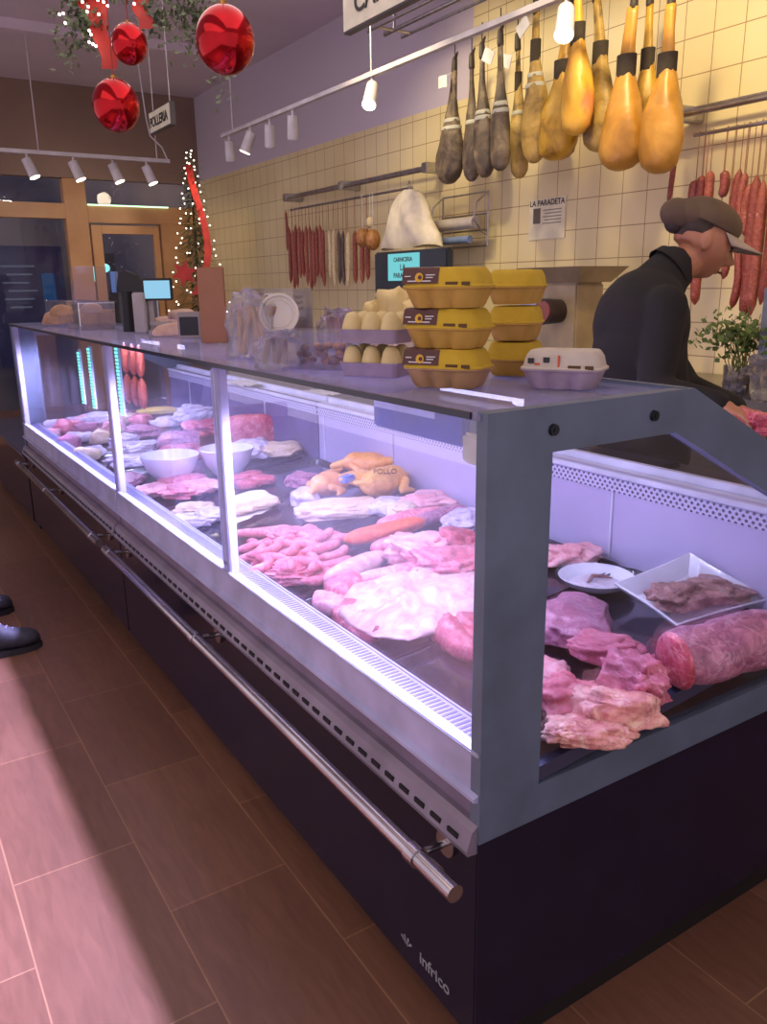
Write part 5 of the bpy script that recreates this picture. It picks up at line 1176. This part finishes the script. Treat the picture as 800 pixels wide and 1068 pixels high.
for sh, el, wr in ((sh_n, el_n, wr_n), (sh_f, el_f, wr_f)):
    jk.cap(L_(sh), L_(el), .066, .052); jk.cap(L_(el), L_(el.lerp(wr, .92)), .052, .044)
remesh(jk, 'jacket', JK, root, .009, 5)
cl = MB(); nd = (hc - neckb).normalized(); a1 = L_(neckb + nd * .005); a2 = L_(neckb + nd * .035)
q1 = nd.orthogonal().normalized(); q2 = nd.cross(q1)
cl.loft([[a + (q1 * math.cos(2 * PI * k / 28) + q2 * math.sin(2 * PI * k / 28)) * r for k in range(28)] for a, r in ((a1, .082), (a2, .076), (a2, .070), (a1, .072))], caps=False)
cl.build('collar', JK, root)
tr_ = MB()
for ft, s_ in ((ft_n, -1), (ft_f, 1)): tr_.cap(L_(pel + vv * .08 * s_), L_(ft + Vector((0, 0, .48))), .09, .07); tr_.cap(L_(ft + Vector((0, 0, .48))), L_(ft + Vector((0, 0, .12))), .065, .055)
tr_.sph(L_(pel), .14, (.9, 1.15, .9), 3, Rb)
remesh(tr_, 'trousers', mat('trousers_black', (30, 28, 32), .8), root, .012, 3)
def shoe(mb, heel, d, ln=.28, w=.05, hs=1.):
    d = Vector(d).normalized(); s = Vector((-d.y, d.x, 0)); R = []
    for t, hw, h in ((0, .45, .03), (.04, .75, .065), (.15, .85, .085), (.3, .82, .09), (.45, .85, .078), (.6, .98, .058), (.75, 1.02, .048), (.88, .9, .042), (.96, .62, .034), (1., .25, .02)):
        R.append([Vector(heel) + d * ln * t + s * hw * w * math.cos(a) + Vector((0, 0, max(.0, h * hs * (.5 + .5 * math.sin(a))) * 1.0 + .006)) for a in [2 * PI * k / 20 for k in range(20)]])
    mb.loft(R); return mb
for ft in (ft_n, ft_f): shoe(MB(), L_(ft - fwv * .08), fwv).build('shoe', BLACK, root)
HA = mat('hair_brown', (58, 44, 34), .7, scale=40)
Rh4 = Rh.to_4x4()
hr = MB().sph(L_(hc) + Rh @ Vector((-.03, 0, .03)), .090, (.84, .80, .9), 3, Rh4).sph(L_(hc) + Rh @ Vector((-.108, 0, .022)), .036, (1, 1.1, 1.1), 3, Rh4)
for v in [v for v in hr.b.verts]:
    l = Rh.transposed() @ (v.co - L_(hc))
    if l.z < .005 and l.x > -.075: v.co = L_(hc) + Rh @ Vector((min(l.x, -.02), l.y * .75, max(l.z, -.012)))
    elif l.x > .03: v.co = L_(hc) + Rh @ Vector((.03, l.y * .92, l.z * .95))
hr.build('hair', HA, root)
CAPM = mat('cap_brown', (100, 80, 60), .85, col2=(84, 66, 50), scale=10)
cp = MB().sph(L_(hc) + Rh @ Vector((-.012, 0, .062)), .10, (1.10, .86, .66), 4, Rh4)
for v in cp.b.verts:
    l = Rh.transposed() @ (v.co - L_(hc))
    if l.z < .042: v.co = L_(hc) + Rh @ Vector((l.x * .97, l.y * .97, .042))
cp.sph(L_(hc) + Rh @ Vector((-.112, 0, .042)), .050, (1.15, 1.15, .95), 3, Rh4).sph(L_(hc) + Rh @ Vector((-.075, 0, .055)), .062, (1.1, 1.15, .75), 3, Rh4)
cap = cp.build('cap', CAPM, root)
bm_ = []; top_ = []; 
R = []
for i in range(5):
    f_ = i / 4; ring = []
    for k in range(17):
        a = -1.15 + 2.3 * k / 16; r = .088 + .110 * f_ * math.cos(a * .78) ** .8
        ring.append(L_(hc) + Rh @ Vector((math.cos(a) * r - .004, math.sin(a) * (.080 + .004 * f_), .050 - .010 * f_ - .034 * math.sin(a) ** 2 * (.35 + .65 * f_))))
    R.append(ring)
br_ = MB().loft(R, caps=False, closed=False).build('cap_brim', mat('brim_grey', (176, 158, 142), .8), cap); md = br_.modifiers.new('s', 'SOLIDIFY'); md.thickness = .004
for sy in (-1, 1): MB().sph(L_(hc) + Rh @ Vector((.080, sy * .030, .008)), .011, sub=2).build('eye', mat('eye_dark', (40, 30, 26), .2), root)
MB().sph(L_(hc) + Rh @ Vector((.098, 0, -.062)), .014, (.5, 1.3, .28), 2, Rh4).build('lips', mat('lip_rose', (150, 80, 70), .5), root)
mp_ = W(790, 438, 2.26); mb = MB(); mb.b.free(); mb.b = blobmesh(.075, .05, .03, 77, .3, .25, .8, 4); mo = mb.build('meat_cut', PORK['red']); mo.location = mp_ - Vector((0, 0, .035)); mo.rotation_euler = (0, 0, -.6); tag(mo, "pinkish red meat cut held in the butcher's hands", 'meat')
# ---- customer standing left of the frame (only the shoes reach into the picture)
t1, t2 = onz(43, 672), onz(14, 636)
root = thing('person', 'customer standing at the left edge in dark grey lace-up shoes', 'person', (t1.x - .2, (t1.y + t2.y) / 2, 0)); rp = Vector(root.location)
fx = Vector((1, 0, 0)); sk = MB(); pel = Vector((-.03, 0, .95)); hcz = Vector((.02, 0, 1.62))
Rq = head_mb(sk, hcz, (1, 0, -.15), (0, 0, 1), 1.); sk.cap((-.02, 0, 1.42), (0, 0, 1.56), .06, .055).cap((-.02, 0, 1.3), pel, .13, .13).cap((-.02, -.13, 1.38), (-.02, .13, 1.38), .07, .07)
jt = MB().cap((-.02, 0, 1.28), pel, .155, .155).cap((-.02, -.14, 1.37), (-.02, .14, 1.37), .085, .085).cap((-.02, 0, 1.38), (-.01, 0, 1.46), .09, .07)
pt = MB().sph(pel, .16, (1, 1.1, .9))
for ft, sy in ((t1, -1), (t2, 1)):
    fy = ft.y - rp.y; an = Vector((ft.x - rp.x - .22, fy, .09)); kn = Vector((-.02, fy * .7, .5)); hp = Vector((-.03, sy * .09, .92))
    sk.cap(hp, kn, .08, .055).cap(kn, an, .052, .035); pt.cap(hp, kn, .10, .075).cap(kn, an + Vector((0, 0, .02)), .075, .062)
    s_ = Vector((-.02, sy * .19, 1.38)); e_ = Vector((-.05, sy * .25, 1.10)); w_ = Vector((.02, sy * .26, .86))
    sk.cap(s_, e_, .045, .038).cap(e_, w_, .036, .026); hand_mb(sk, w_, (0.1, 0, -1), (0, sy, 0), .5, 1., sy)
    jt.cap(s_, e_, .07, .055).cap(e_, e_.lerp(w_, .93), .055, .045)
    sh = shoe(MB(), (ft.x - rp.x - .295, fy, .012), fx, .295, .060, 1.55).build('shoe', mat('shoe_grey', (62, 62, 78), .7, col2=(44, 42, 56), scale=40, bump=.4), root)
    so = MB()
    so.loft([[(ft.x - rp.x - .297 + .300 * t, fy + s * .058 * hw, z) for t, hw, s in ((0, .4, -1), (.04, .8, -1), (.3, .85, -1), (.7, 1.04, -1), (.9, .85, -1), (1., .3, -1), (1., .3, 1), (.9, .85, 1), (.7, 1.04, 1), (.3, .85, 1), (.04, .8, 1), (0, .4, 1))] for z in (.0, .022)])
    so.build('sole', mat('sole_dark', (44, 40, 50), .8), sh)
    lc_ = MB()
    for j in range(5):
        x = ft.x - rp.x - .18 + j * .024; z = .140 - j * .014; lc_.tube([(x, fy - .022, z - .004), (x + .006, fy, z + .003), (x + .012, fy + .022, z - .004)], .003, 6)
    lc_.build('laces', mat('lace_lilac', (150, 146, 180), .8), sh)
remesh(sk, 'body', SKIN, root, .0075, 2); remesh(jt, 'jacket', mat('coat_grey', (80, 76, 84), .9), root, .012, 4); remesh(pt, 'trousers', mat('jeans_dark', (44, 40, 56), .9), root, .012, 4)
MB().sph(hcz + Vector((-.018, 0, .03)), .092, (1, .86, 1.), 3).build('hair', HA, root)

# ================================================================== LIGHT + WORLD + CAMERA
area('ceiling_fill', (.6, 2.2, 3.25), 1.6, 5., 38, (1., .88, .82))
area('aisle_fill', (-1.8, .5, 3.2), 1.8, 4., 34, (1., .80, .72))
w = bpy.data.worlds.new('world'); scn.world = w; w.use_nodes = True
w.node_tree.nodes['Background'].inputs[0].default_value = (.50, .42, .48, 1); w.node_tree.nodes['Background'].inputs[1].default_value = 1.8
cam = bpy.data.cameras.new('camera'); co = bpy.data.objects.new('camera', cam); COL.objects.link(co)
cam.sensor_fit = 'HORIZONTAL'; cam.sensor_width = 36; cam.lens = 36 * F / 800; cam.clip_start = .05
R3 = _M.T
mw = Matrix([[*map(float, R3[i]), float(CAM[i])] for i in range(3)] + [[0, 0, 0, 1]]); co.matrix_world = mw
scn.camera = co
scn.view_settings.view_transform = 'Standard'; scn.view_settings.look = 'None'; scn.view_settings.exposure = 0.; scn.view_settings.gamma = 1.
scn.cycles.use_denoising = True; scn.cycles.max_bounces = 8; scn.cycles.transparent_max_bounces = 24
scn.cycles.sample_clamp_indirect = 4.
